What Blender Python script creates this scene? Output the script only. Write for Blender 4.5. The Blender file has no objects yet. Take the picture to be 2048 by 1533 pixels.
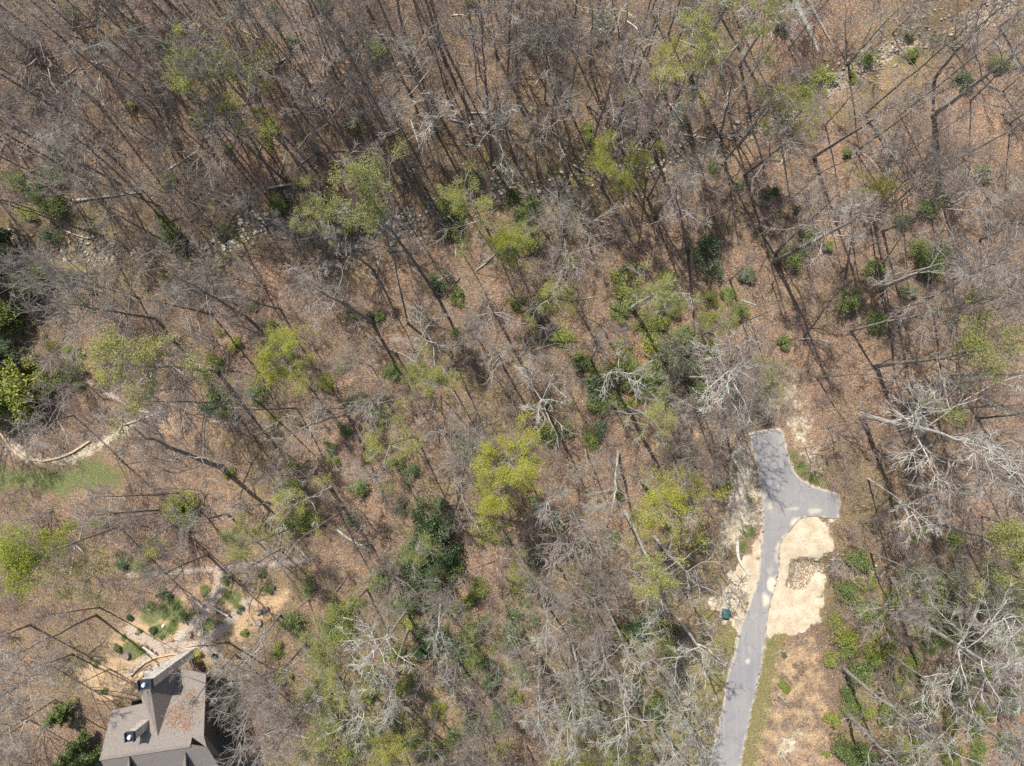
import bpy, math, random
import numpy as np
from mathutils import Vector, Matrix

# ------------------------------------------------------------------ camera, world, sun, exposure
S = bpy.context.scene
C = S.collection
HC = 68.3                       # drone height (m); ground scale is 0.05 m per photo pixel
FPX = 1366.0
NAD = (1066.0, 802.0)           # photo pixel straight below the drone
cam = bpy.data.cameras.new("camera"); camo = bpy.data.objects.new("camera", cam); C.objects.link(camo)
cam.sensor_width = 36.0; cam.lens = FPX / 2048 * 36.0; cam.clip_start = 0.5; cam.clip_end = 3000
dn = Vector(((NAD[0] - 1024) / FPX, -(NAD[1] - 766.5) / FPX, -1)).normalized()
RQ = dn.rotation_difference(Vector((0, 0, -1)))
camo.rotation_mode = 'QUATERNION'; camo.rotation_quaternion = RQ; camo.location = (0, 0, HC)
S.camera = camo
W = bpy.data.worlds.new("World"); S.world = W; W.use_nodes = True
SUN_EL, SUN_AZ = math.radians(56), math.atan2(-0.47, 0.88)
sky = W.node_tree.nodes.new('ShaderNodeTexSky'); sky.sky_type = 'NISHITA'; sky.sun_disc = False
sky.sun_elevation = SUN_EL; sky.sun_rotation = SUN_AZ; sky.air_density = 1.0; sky.dust_density = 1.5
bg = W.node_tree.nodes['Background']; W.node_tree.links.new(sky.outputs[0], bg.inputs[0]); bg.inputs[1].default_value = 0.12
sl = bpy.data.lights.new("sun", 'SUN'); so = bpy.data.objects.new("sun", sl); C.objects.link(so)
sl.energy = 5.0; sl.angle = math.radians(0.5); sl.color = (1.0, 0.955, 0.88)
sv = Vector((math.sin(SUN_AZ) * math.cos(SUN_EL), math.cos(SUN_AZ) * math.cos(SUN_EL), math.sin(SUN_EL)))
so.rotation_mode = 'QUATERNION'; so.rotation_quaternion = (-sv).to_track_quat('-Z', 'Y'); so.location = (0, 0, 90)
S.view_settings.view_transform = 'Standard'; S.view_settings.look = 'None'; S.view_settings.gamma = 1
S.view_settings.exposure = 0.38
S.cycles.max_bounces = 4; S.cycles.diffuse_bounces = 3; S.cycles.use_denoising = False
RNG = np.random.default_rng(7)
rnd = random.Random(11)

def P(px, py, z=0.0):
    d = RQ @ Vector(((px - 1024) / FPX, -(py - 766.5) / FPX, -1))
    t = (z - HC) / d.z
    return Vector((d.x * t, d.y * t, z))
def toPX(x, y, z):
    v = RQ.inverted() @ (Vector((x, y, z)) - Vector((0, 0, HC)))
    return (1024 + v.x / -v.z * FPX, 766.5 - v.y / -v.z * FPX)
def Pn(pts, z=0.0):
    return np.array([P(a, b, z)[:] for a, b in pts])

# ------------------------------------------------------------------ numpy noise + masks in metres
def _h(i, j, s):
    n = (i * 374761393 + j * 668265263 + s * 1442695041) & 0x7fffffff
    n = ((n ^ (n >> 13)) * 1274126177) & 0x7fffffff
    return ((n ^ (n >> 16)) & 0xffff) / 65535.0
def vnoise(x, y, sc, seed=0):
    x = np.asarray(x, float) / sc; y = np.asarray(y, float) / sc
    i = np.floor(x).astype(np.int64); j = np.floor(y).astype(np.int64); u = x - i; v = y - j
    u = u * u * (3 - 2 * u); v = v * v * (3 - 2 * v)
    return (_h(i, j, seed) * (1 - u) + _h(i + 1, j, seed) * u) * (1 - v) + (_h(i, j + 1, seed) * (1 - u) + _h(i + 1, j + 1, seed) * u) * v
def fbm(x, y, sc, seed=0, o=4):
    r = 0; a = .5; t = 0
    for k in range(o):
        r = r + a * vnoise(x, y, sc / 2 ** k, seed + k); t += a; a *= .55
    return r / t
def dist_line(x, y, pts):
    d = np.full(np.shape(x), 1e9)
    for (x0, y0), (x1, y1) in zip(pts[:-1], pts[1:]):
        dx, dy = x1 - x0, y1 - y0
        t = np.clip(((x - x0) * dx + (y - y0) * dy) / (dx * dx + dy * dy + 1e-9), 0, 1)
        d = np.minimum(d, np.hypot(x - x0 - t * dx, y - y0 - t * dy))
    return d
def poly_sd(x, y, pts):            # signed distance, negative inside
    inside = np.zeros(np.shape(x), bool); n = len(pts)
    for k in range(n):
        x0, y0 = pts[k]; x1, y1 = pts[(k + 1) % n]
        c = ((y0 > y) != (y1 > y)) & (x < (x1 - x0) * (y - y0) / (y1 - y0 + 1e-12) + x0)
        inside ^= c
    d = dist_line(x, y, list(pts) + [pts[0]])
    return np.where(inside, -d, d)
def M2(pts): return [tuple(P(a, b)[:2]) for a, b in pts]

CREEK = M2([(-60, 480), (120, 505), (230, 505), (340, 515), (440, 492), (480, 462), (560, 436), (640, 462), (700, 500), (790, 440), (830, 452), (900, 400), (1000, 378), (1060, 400), (1180, 332), (1300, 330), (1400, 300), (1480, 262), (1560, 240), (1600, 200), (1700, 150), (1790, 90), (1930, 40), (2100, -30)])
CREEK2 = M2([(1640, 1135), (1720, 1140), (1800, 1170), (1850, 1215), (1930, 1200), (2000, 1180), (2120, 1190)])
CREEK3 = M2([(1500, 1130), (1460, 1165), (1380, 1180), (1300, 1200)])
ROAD = [(1500, 868), (1505, 864), (1530, 860), (1557, 857), (1564, 860), (1568, 870), (1571, 885), (1577, 912), (1586, 940), (1602, 959), (1627, 973), (1650, 980), (1666, 984), (1677, 989), (1680, 1000), (1677, 1038), (1655, 1037), (1635, 1033), (1615, 1034), (1598, 1039), (1580, 1062), (1566, 1075), (1560, 1097), (1556, 1119), (1561, 1126), (1556, 1150), (1553, 1166), (1543, 1197), (1537, 1222), (1535, 1246), (1531, 1272), (1520, 1347), (1504, 1416), (1489, 1488), (1479, 1533), (1462, 1620), (1395, 1620), (1418, 1533), (1437, 1450), (1445, 1412), (1456, 1347), (1470, 1303), (1481, 1251), (1490, 1230), (1499, 1203), (1510, 1178), (1518, 1146), (1519, 1117), (1522, 1088), (1525, 1050), (1524, 1000), (1521, 985), (1516, 948), (1506, 901), (1500, 878)]
ROADM = M2(ROAD)
SANDE = M2([(1585, 1055), (1599, 1037), (1640, 1034), (1660, 1052), (1667, 1078), (1664, 1098), (1640, 1110), (1645, 1140), (1652, 1180), (1640, 1225), (1643, 1238), (1625, 1248), (1605, 1262), (1580, 1275), (1560, 1268), (1541, 1272), (1530, 1262), (1535, 1200), (1548, 1130), (1555, 1080)])
SANDW = M2([(1460, 1145), (1480, 1125), (1497, 1112), (1505, 1090), (1518, 1040), (1530, 1040), (1528, 1120), (1524, 1160), (1500, 1230), (1484, 1275), (1476, 1262), (1470, 1245), (1440, 1222), (1418, 1205), (1440, 1180), (1458, 1165)])
SANDN = M2([(1456, 905), (1478, 880), (1500, 895), (1520, 960), (1522, 1010), (1522, 1060), (1500, 1060), (1470, 1100), (1440, 1100), (1440, 1040), (1455, 980)])
ROCKC = M2([(1577, 1120), (1605, 1112), (1640, 1118), (1648, 1132), (1625, 1160), (1612, 1180), (1590, 1182), (1566, 1174), (1577, 1150)])
BANKL = M2([(5, 862), (30, 880), (60, 905), (100, 916), (140, 905), (175, 888), (215, 862), (250, 840), (280, 850), (240, 880), (205, 900), (150, 928), (90, 934), (40, 926), (10, 900)])
LAWN = M2([(-60, 915), (30, 926), (90, 934), (150, 926), (200, 912), (250, 925), (262, 960), (235, 985), (150, 985), (130, 1003), (60, 985), (-60, 1000)])
GARD = M2([(240, 1240), (290, 1215), (350, 1190), (400, 1165), (440, 1160), (480, 1170), (520, 1175), (500, 1215), (450, 1235), (420, 1280), (380, 1285), (330, 1290), (270, 1330), (225, 1310), (215, 1280)])
GSOIL = M2([(215, 1310), (300, 1290), (420, 1280), (500, 1190), (580, 1170), (590, 1200), (540, 1250), (480, 1290), (450, 1330), (300, 1350), (270, 1400), (200, 1410), (140, 1350), (160, 1330)])
LEAFR = M2([(1545, 1290), (1570, 1275), (1640, 1250), (1650, 1290), (1655, 1340), (1670, 1400), (1670, 1460), (1680, 1533), (1690, 1620), (1480, 1620), (1500, 1500)])
GPATH = [M2([(437, 1150), (442, 1178), (420, 1205), (402, 1235), (375, 1260), (362, 1285), (350, 1296)]), M2([(258, 1262), (285, 1278), (318, 1290), (350, 1296), (400, 1290), (440, 1262), (475, 1225), (500, 1205)]), M2([(262, 1345), (300, 1312), (340, 1298), (400, 1297), (440, 1305)])]
UPATH = [M2([(255, 1150), (330, 1146), (400, 1140), (480, 1132), (560, 1128), (620, 1120)]), M2([(170, 760), (220, 790), (280, 820), (330, 830)]), M2([(400, 820), (430, 840), (470, 850)])]
WALLM = M2([(-20, 835), (3, 868), (18, 892), (36, 908), (60, 919), (88, 922), (118, 916), (145, 905), (165, 892), (180, 882)])
HOUSEM = M2([(200, 1420), (283, 1395), (300, 1340), (360, 1325), (420, 1345), (420, 1470), (460, 1560), (180, 1620), (180, 1520)])

def terr(x, y):
    x = np.asarray(x, float); y = np.asarray(y, float)
    z = (fbm(x, y, 14, 3, 3) - .5) * 0.9 + (fbm(x, y, 1.6, 9, 2) - .5) * 0.16
    cx = np.array([c[0] for c in CREEK]); cy = np.array([c[1] for c in CREEK])
    up = np.clip(y - np.interp(x, cx, cy) - 1.2, 0, 32)                      # the far bank climbs away from the creek
    z = z + .27 * (up - 1.5 * (1 - np.exp(-up / 1.5))) * np.clip((34 - x) / 30, .08, 1)
    flat = np.clip((np.minimum(poly_sd(x, y, ROADM), poly_sd(x, y, HOUSEM)) - 1.0) / 5.0, 0, 1)
    z = z * flat
    for c, w, dep in ((CREEK, 1.7, .7), (CREEK2, 1.2, .5), (CREEK3, 1.0, .4)):
        d = dist_line(x, y, c)
        z = z - dep * np.exp(-(d / w) ** 2) * np.clip(flat * 2, 0, 1)
    d = poly_sd(x, y, ROCKC)
    z = z - 0.55 * np.clip(-d / .8, 0, 1)
    return z
def tz(x, y): return float(terr(np.array([x]), np.array([y]))[0])
def G(px, py):
    z = 0.
    for _ in range(4): p = P(px, py, z); z = tz(p.x, p.y)
    return Vector((p.x, p.y, z))

# ------------------------------------------------------------------ materials
def newmat(name, rough=.9):
    m = bpy.data.materials.new(name); m.use_nodes = True
    nt = m.node_tree; b = nt.nodes['Principled BSDF']; b.inputs['Roughness'].default_value = rough
    b.inputs['Specular IOR Level'].default_value = .25
    return m, nt, b
def N(nt, t, **k):
    n = nt.nodes.new(t)
    for a, v in k.items(): setattr(n, a, v)
    return n
def noise(nt, scale, detail=6, rough=.6, co='Object'):
    tc = N(nt, 'ShaderNodeTexCoord'); n = N(nt, 'ShaderNodeTexNoise'); n.inputs['Scale'].default_value = scale
    n.inputs['Detail'].default_value = detail; n.inputs['Roughness'].default_value = rough
    nt.links.new(tc.outputs[co], n.inputs['Vector']); return n
def ramp(nt, src, stops):
    r = N(nt, 'ShaderNodeValToRGB'); e = r.color_ramp.elements
    while len(e) < len(stops): e.new(.5)
    for i, (p, c) in enumerate(stops): e[i].position = p; e[i].color = (*c, 1) if len(c) == 3 else c
    nt.links.new(src, r.inputs[0]); return r
def mix(nt, f, a, b, mode='MIX'):
    m = N(nt, 'ShaderNodeMix', data_type='RGBA', blend_type=mode)
    for s, v in ((m.inputs[0], f), (m.inputs[6], a), (m.inputs[7], b)):
        if isinstance(v, bpy.types.NodeSocket): nt.links.new(v, s)
        elif isinstance(v, (int, float)): s.default_value = v
        else: s.default_value = (*v, 1)
    return m.outputs[2]
def bump(nt, b, src, st, dist=.1):
    n = N(nt, 'ShaderNodeBump'); n.inputs['Strength'].default_value = st; n.inputs['Distance'].default_value = dist
    nt.links.new(src, n.inputs['Height']); nt.links.new(n.outputs[0], b.inputs['Normal'])

def ground_mat():
    m, nt, b = newmat("forest_floor", .95); L = nt.links
    big = noise(nt, .09, 4); mid = noise(nt, .9, 5, .65); fine = noise(nt, 6.0, 4, .78); sp = noise(nt, 9, 2, .8); edge = noise(nt, 1.6, 6, .75)
    tc = N(nt, 'ShaderNodeTexCoord')
    vor = N(nt, 'ShaderNodeTexVoronoi'); vor.inputs['Scale'].default_value = 9.0; L.new(tc.outputs['Object'], vor.inputs['Vector'])
    leaf = ramp(nt, fine.outputs[0], [(.30, (.085, .057, .042)), (.45, (.20, .138, .10)), (.58, (.32, .232, .168)), (.72, (.52, .42, .32))]).outputs[0]
    sat = ramp(nt, vor.outputs['Color'], [(0, (.62, .58, .56)), (.5, (.95, .93, .9)), (1, (1.35, 1.32, 1.28))]).outputs[0]
    c = mix(nt, .8, leaf, sat, 'MULTIPLY')
    c = mix(nt, ramp(nt, mid.outputs[0], [(.42, (0, 0, 0)), (.62, (.55, .55, .55))]).outputs[0], c, mix(nt, 1., c, (1.12, .93, .80), 'MULTIPLY'))
    c = mix(nt, ramp(nt, big.outputs[0], [(.40, (0, 0, 0)), (.62, (1, 1, 1))]).outputs[0], c, mix(nt, 1., c, (.68, .72, .72), 'MULTIPLY'))
    med = noise(nt, .32, 5, .65)
    c = mix(nt, ramp(nt, med.outputs[0], [(.45, (0, 0, 0)), (.62, (.8, .8, .8))]).outputs[0], c, mix(nt, 1., c, (1.22, 1.16, 1.08), 'MULTIPLY'))
    a1 = N(nt, 'ShaderNodeAttribute', attribute_name='m1'); a2 = N(nt, 'ShaderNodeAttribute', attribute_name='m2')
    s1 = N(nt, 'ShaderNodeSeparateColor'); L.new(a1.outputs['Color'], s1.inputs[0])
    s2 = N(nt, 'ShaderNodeSeparateColor'); L.new(a2.outputs['Color'], s2.inputs[0])
    def soft(sock, nz, w, k):
        ad = N(nt, 'ShaderNodeMath', operation='MULTIPLY_ADD'); L.new(nz, ad.inputs[0]); ad.inputs[1].default_value = w; L.new(sock, ad.inputs[2])
        mr = N(nt, 'ShaderNodeMapRange'); L.new(ad.outputs[0], mr.inputs[0]); mr.inputs[1].default_value = .5 + w * .5 - k; mr.inputs[2].default_value = .5 + w * .5 + k
        return mr.outputs[0]
    sand = ramp(nt, fine.outputs[0], [(.25, (.42, .35, .25)), (.5, (.54, .465, .345)), (.75, (.66, .59, .46))]).outputs[0]
    sand = mix(nt, ramp(nt, mid.outputs[0], [(.4, (0, 0, 0)), (.6, (1, 1, 1))]).outputs[0], sand, mix(nt, 1., sand, (.80, .75, .69), 'MULTIPLY'))
    sand = mix(nt, ramp(nt, sp.outputs[0], [(.72, (0, 0, 0)), (.76, (.5, .5, .5))]).outputs[0], sand, (.30, .24, .14))
    grass = ramp(nt, fine.outputs[0], [(.3, (.065, .08, .03)), (.5, (.135, .15, .055)), (.7, (.27, .25, .12))]).outputs[0]
    path = ramp(nt, sp.outputs[0], [(.3, (.30, .225, .17)), (.5, (.43, .34, .27)), (.7, (.56, .47, .39))]).outputs[0]
    moss = ramp(nt, fine.outputs[0], [(.3, (.09, .085, .03)), (.5, (.20, .17, .07)), (.7, (.33, .28, .13))]).outputs[0]
    clay = ramp(nt, fine.outputs[0], [(.3, (.30, .19, .10)), (.5, (.48, .33, .19)), (.7, (.62, .47, .30))]).outputs[0]
    rock = ramp(nt, vor.outputs['Color'], [(.0, (.13, .095, .06)), (.5, (.25, .185, .12)), (.75, (.46, .38, .28)), (1, (.68, .61, .50))]).outputs[0]
    c = mix(nt, soft(s2.outputs[1], mid.outputs[0], .9, .16), c, moss)
    c = mix(nt, soft(s2.outputs[2], mid.outputs[0], .9, .12), c, clay)
    c = mix(nt, soft(s1.outputs[1], fine.outputs[0], 1.0, .10), c, grass)
    c = mix(nt, soft(s2.outputs[0], fine.outputs[0], .6, .08), c, path)
    c = mix(nt, soft(s1.outputs[0], edge.outputs[0], 1.5, .10), c, sand)
    c = mix(nt, soft(s1.outputs[2], fine.outputs[0], .8, .08), c, rock)
    L.new(c, b.inputs['Base Color'])
    add = N(nt, 'ShaderNodeMath', operation='MULTIPLY_ADD'); L.new(fine.outputs[0], add.inputs[0]); add.inputs[1].default_value = 1.0; L.new(vor.outputs['Distance'], add.inputs[2])
    hm = N(nt, 'ShaderNodeMath', operation='SUBTRACT'); hm.inputs[0].default_value = 1.0; hm.use_clamp = True; L.new(soft(s1.outputs[0], edge.outputs[0], 1.5, .10), hm.inputs[1])
    h2 = N(nt, 'ShaderNodeMath', operation='MULTIPLY_ADD'); L.new(hm.outputs[0], h2.inputs[0]); h2.inputs[1].default_value = .8; h2.inputs[2].default_value = .2
    h3 = N(nt, 'ShaderNodeMath', operation='MULTIPLY'); L.new(add.outputs[0], h3.inputs[0]); L.new(h2.outputs[0], h3.inputs[1])
    bump(nt, b, h3.outputs[0], .6, .12)
    return m
def bark_mat(name, dark, mid_, light, lichen=(.36, .38, .30), lf=.3, sc=3.0):
    m, nt, b = newmat(name, .9); L = nt.links
    n = noise(nt, sc, 4, .7); n2 = noise(nt, .8, 3)
    c = ramp(nt, n.outputs[0], [(.32, dark), (.5, mid_), (.68, light)]).outputs[0]
    c = mix(nt, ramp(nt, n2.outputs[0], [(.5, (0, 0, 0)), (.62, (lf, lf, lf))]).outputs[0], c, lichen)
    oi = N(nt, 'ShaderNodeObjectInfo'); r = ramp(nt, oi.outputs['Random'], [(0, (.72, .70, .68)), (.5, (1, .99, .97)), (1, (1.3, 1.28, 1.24))]).outputs[0]
    c = mix(nt, 1., c, r, 'MULTIPLY'); L.new(c, b.inputs['Base Color'])
    bump(nt, b, n.outputs[0], .6, .05); return m
def leaf_mat(name, cols, trans=.35):
    m, nt, b = newmat(name, .6); L = nt.links
    g = N(nt, 'ShaderNodeNewGeometry'); c = ramp(nt, g.outputs['Random Per Island'], cols).outputs[0]
    oi = N(nt, 'ShaderNodeObjectInfo'); r = ramp(nt, oi.outputs['Random'], [(0, (.75, .8, .8)), (.5, (1, 1, 1)), (1, (1.2, 1.12, 1.0))]).outputs[0]
    c = mix(nt, 1., c, r, 'MULTIPLY'); L.new(c, b.inputs['Base Color'])
    t = N(nt, 'ShaderNodeBsdfTranslucent'); L.new(c, t.inputs[0]); ms = N(nt, 'ShaderNodeMixShader'); ms.inputs[0].default_value = trans
    L.new(b.outputs[0], ms.inputs[1]); L.new(t.outputs[0], ms.inputs[2]); L.new(ms.outputs[0], nt.nodes['Material Output'].inputs[0]); return m
def plain(name, col, rough=.7, sc=6, var=.25, metal=0, bmp=.2):
    m, nt, b = newmat(name, rough); n = noise(nt, sc, 5)
    lo = tuple(v * (1 - var) for v in col); hi = tuple(min(1, v * (1 + var)) for v in col)
    nt.links.new(ramp(nt, n.outputs[0], [(.3, lo), (.7, hi)]).outputs[0], b.inputs['Base Color']); b.inputs['Metallic'].default_value = metal
    bump(nt, b, n.outputs[0], bmp, .03); return m
MG = ground_mat()
MBARK = bark_mat("bark_grey", (.10, .088, .075), (.22, .20, .175), (.40, .37, .33))
MBARKW = bark_mat("bark_pale", (.22, .20, .18), (.42, .40, .36), (.62, .60, .56), (.42, .46, .38), .5)
MTWIG = bark_mat("twig_grey", (.16, .13, .115), (.28, .24, .215), (.42, .38, .34), lf=.35, sc=1.2)
MTWIGW = bark_mat("twig_pale", (.24, .22, .195), (.38, .36, .32), (.54, .52, .47), lf=.4, sc=1.2)
MTWIGP = bark_mat("twig_pink", (.17, .13, .12), (.30, .24, .22), (.42, .35, .32), lf=.0, sc=1.2)
MLIME = leaf_mat("leaf_lime", [(0, (.24, .27, .03)), (.5, (.40, .41, .05)), (1, (.56, .54, .09))], .4)
MSPAR = leaf_mat("leaf_young", [(0, (.22, .24, .06)), (.5, (.34, .35, .085)), (1, (.47, .45, .14))], .4)
MGRN = leaf_mat("leaf_green", [(0, (.09, .125, .04)), (.5, (.19, .245, .075)), (1, (.35, .40, .15))], .3)
MDARK = leaf_mat("leaf_dark", [(0, (.045, .075, .032)), (.5, (.105, .155, .07)), (1, (.24, .31, .16))], .2)
MOLIVE = leaf_mat("leaf_olive", [(0, (.13, .17, .035)), (.5, (.27, .31, .07)), (1, (.44, .46, .12))], .3)
MYEL = leaf_mat("petal_yellow", [(0, (.55, .48, .01)), (.5, (.75, .66, .015)), (1, (.85, .75, .05))], .3)
MROCK = bark_mat("stone", (.28, .25, .20), (.50, .46, .38), (.70, .66, .58), (.3, .32, .24), .3, 4)

# ------------------------------------------------------------------ mesh helpers
def mesh_np(name, V, F, mat, smooth=False):
    me = bpy.data.meshes.new(name); V = np.asarray(V, np.float32); F = np.asarray(F, np.int32); k = F.shape[1]
    me.vertices.add(len(V)); me.vertices.foreach_set('co', V.ravel())
    me.loops.add(F.size); me.loops.foreach_set('vertex_index', F.ravel())
    me.polygons.add(len(F)); me.polygons.foreach_set('loop_start', np.arange(0, F.size, k, dtype=np.int32))
    me.polygons.foreach_set('loop_total', np.full(len(F), k, np.int32))
    if smooth: me.polygons.foreach_set('use_smooth', np.ones(len(F), bool))
    me.update(calc_edges=True)
    for mm in (mat if isinstance(mat, (list, tuple)) else [mat]): me.materials.append(mm)
    return me
def tubes(paths, radii, sides):
    M_, n = radii.shape
    t = np.gradient(paths, axis=1); t /= np.linalg.norm(t, axis=2, keepdims=True) + 1e-9
    ref = np.where(np.abs(t[:, :1, 2:3]) > .8, np.array([1., 0, 0]), np.array([0, 0, 1.]))
    u = np.cross(t, np.broadcast_to(ref, t.shape)); u /= np.linalg.norm(u, axis=2, keepdims=True) + 1e-9
    v = np.cross(t, u); a = np.arange(sides) * 2 * math.pi / sides
    V = paths[:, :, None, :] + radii[:, :, None, None] * (u[:, :, None, :] * np.cos(a)[None, None, :, None] + v[:, :, None, :] * np.sin(a)[None, None, :, None])
    idx = np.arange(M_ * n * sides).reshape(M_, n, sides)
    q = np.stack([idx[:, :-1, :], np.roll(idx[:, :-1, :], -1, 2), np.roll(idx[:, 1:, :], -1, 2), idx[:, 1:, :]], -1).reshape(-1, 4)
    return V.reshape(-1, 3), q
def join(parts):
    V = []; F = []; o = 0
    for v, f in parts: V.append(v); F.append(f + o); o += len(v)
    return np.concatenate(V), np.concatenate(F)
def unit(v): return v / (np.linalg.norm(v, axis=-1, keepdims=True) + 1e-9)
def walk(rng, p0, d0, L, r0, r1, n, wob, up):
    m = len(L); P_ = np.zeros((m, n, 3)); P_[:, 0] = p0; d = unit(d0)
    for k in range(1, n):
        d = unit(d + rng.normal(0, wob, (m, 3)) + np.array([0, 0, up]))
        P_[:, k] = P_[:, k - 1] + d * (L / (n - 1))[:, None]
    s = np.linspace(0, 1, n)[None]
    return P_, r0[:, None] * (1 - s) + r1[:, None] * s
def spawn(rng, P_, R, per, t0, ang, lf, L):
    m, n, _ = P_.shape
    i = np.repeat(np.arange(m), per); t = t0 + (1 - t0) * rng.random(len(i)) ** .9
    f = t * (n - 1); k = np.minimum(f.astype(int), n - 2); u = (f - k)[:, None]
    p = P_[i, k] * (1 - u) + P_[i, k + 1] * u; d = unit(P_[i, k + 1] - P_[i, k]); r = R[i, k]
    q = unit(np.cross(d, rng.normal(0, 1, (len(i), 3)))); a = rng.normal(ang, .2, len(i))[:, None]
    nd = d * np.cos(a) + q * np.sin(a)
    return p, nd, L[i] * lf * (1.15 - .55 * t) * rng.uniform(.6, 1.25, len(i)), r
def leaves(rng, pts, size, spread, jit=.5):
    m = len(pts); c = pts + rng.normal(0, spread, (m, 3)); n = unit(rng.normal(0, 1, (m, 3)) + np.array([0, 0, jit * 2]))
    u = unit(np.cross(n, rng.normal(0, 1, (m, 3)))); v = np.cross(n, u); s = size * rng.uniform(.55, 1.3, (m, 1))
    V = np.stack([c - u * s * .5, c - v * s * .3, c + u * s * .5, c + v * s * .3], 1)
    return V.reshape(-1, 3), np.arange(m * 4).reshape(-1, 4)

STY = { # crown start, limbs, angle off vertical low/high, limb length, wobble, upturn, children per level, twig radius, trunk wobble
 'F': dict(cs=.52, nl=12, a=(1.0, .45), L=.205, wob=.13, up=.07, c=(5, 5, 2), rr=.014, tw=.11),
 'N': dict(cs=.66, nl=8, a=(.85, .35), L=.15, wob=.12, up=.08, c=(4, 5, 2), rr=.012, tw=.11),
 'S': dict(cs=.55, nl=9, a=(1.0, .5), L=.235, wob=.18, up=.03, c=(4, 5, 2), rr=.017, tw=.10),
 'B': dict(cs=.22, nl=9, a=(.95, .45), L=.40, wob=.13, up=.06, c=(7, 6, 3), rr=.016, tw=.13),
 'Y': dict(cs=.52, nl=14, a=(.95, .3), L=.215, wob=.12, up=.04, c=(6, 7, 2), rr=.012, tw=.07),
 'D': dict(cs=.36, nl=16, a=(.75, .3), L=.33, wob=.07, up=.05, c=(6, 7, 2), rr=.013, tw=.06),
}
def grow(seed, sty, h=20., r0=.2, leaf=None, nleaf=0, bw=False, lsz=.10):
    rng = np.random.default_rng(seed); q = STY[sty]; n = 16
    z = np.linspace(-.3, h * .96, n); w = np.cumsum(rng.normal(0, q['tw'], (n, 2)), 0) * np.linspace(0, 1, n)[:, None]
    tp = np.zeros((1, n, 3)); tp[0, :, :2] = w; tp[0, :, 2] = z
    tt = np.linspace(0, 1, n); tr = (r0 * (1 - tt) ** .75 * .93 + .02 + r0 * .45 * np.exp(-tt * 26))[None]
    trunk = tubes(tp, tr, 9)
    nl = q['nl']; t = q['cs'] + (.97 - q['cs']) * np.sort(rng.random(nl)); f = t * (n - 1); k = np.minimum(f.astype(int), n - 2); u = (f - k)[:, None]
    p = tp[0, k] * (1 - u) + tp[0, k + 1] * u; s = (t - q['cs']) / (1 - q['cs']); a = q['a'][0] * (1 - s) + q['a'][1] * s + rng.normal(0, .12, nl)
    az = np.arange(nl) * 2.4 + rng.normal(0, .5, nl); d = np.stack([np.sin(a) * np.cos(az), np.sin(a) * np.sin(az), np.cos(a)], 1)
    L = h * q['L'] * (1.05 - .5 * s) * rng.uniform(.65, 1.2, nl); rl = tr[0, k] * .47 * rng.uniform(.7, 1.1, nl)
    out = []; tips = []
    A, RA = walk(rng, p, d, L, rl, rl * .3, 9, q['wob'], q['up']); out.append(tubes(A, RA, 6))
    p, d, l, r = spawn(rng, A, RA, q['c'][0], .22, .75, .50, L); r1 = np.clip(r * .6, .018, .07)
    B, RB = walk(rng, p, d, l, r1, r1 * .35, 6, q['wob'], q['up']); out.append(tubes(B, RB, 4))
    p, d, l2, r = spawn(rng, B, RB, q['c'][1], .15, .65, .55, l); r2 = np.full(len(l2), q['rr'] * 1.3)
    D, RD = walk(rng, p, d, np.maximum(l2, .35), r2, r2 * .5, 4, q['wob'] * 1.1, q['up']); out.append(tubes(D, RD, 3))
    p, d, l3, r = spawn(rng, D, RD, q['c'][2], .1, .6, .62, np.maximum(l2, .35)); r3 = np.full(len(l3), q['rr'] * .75)
    E, RE = walk(rng, p, d, np.maximum(l3, .25), r3, r3 * .5, 3, q['wob'], q['up']); out.append(tubes(E, RE, 3))
    p, d, l3, r = spawn(rng, A, RA, 5, .2, .8, .22, L); r3 = np.full(len(l3), q['rr'])
    X, RX = walk(rng, p, d, np.maximum(l3, .3), r3, r3 * .5, 4, q['wob'], q['up']); out.append(tubes(X, RX, 3))
    tips = np.concatenate([E[:, -1], D[:, -1], E[:, 1]])
    me = [mesh_np('trunk', *trunk, MBARKW if bw else MBARK, True), mesh_np('crown', *join(out), MTWIGW if bw else MTWIG)]
    if leaf:
        c0 = tips[rng.integers(0, len(tips), nleaf)]
        # patchy leafing: keep clusters
        g = fbm(c0[:, 0] + 50, c0[:, 1] + c0[:, 2] * .7, 1.6, seed, 2); c0 = c0[g > (.42 if leaf is MLIME else .41)]
        me.append(mesh_np('foliage', *leaves(rng, c0, lsz, .16), leaf))
    return me
PROTO = {}
def reg(key, n, *a, **k): PROTO[key] = [grow(hash_(key) + i * 17, *a, **k) for i in range(n)]
def hash_(s): return sum((i + 3) * ord(c) * 7 for i, c in enumerate(s))
reg('F', 4, 'F'); reg('N', 3, 'N'); reg('S', 3, 'S', r0=.22); reg('W', 5, 'S', r0=.22, bw=True); reg('P', 3, 'F', bw=True); reg('D', 3, 'D', r0=.17)
reg('B', 2, 'B', r0=.24, bw=True); reg('C', 1, 'B', r0=.24); reg('G', 3, 'F', leaf=MSPAR, nleaf=12000, bw=False, lsz=.09)                  # sparse young leaves
reg('H', 2, 'S', r0=.22, leaf=MSPAR, nleaf=10000, bw=True, lsz=.09)
reg('Y', 3, 'Y', r0=.18, leaf=MLIME, nleaf=26000, lsz=.085)                   # lime trees

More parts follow.
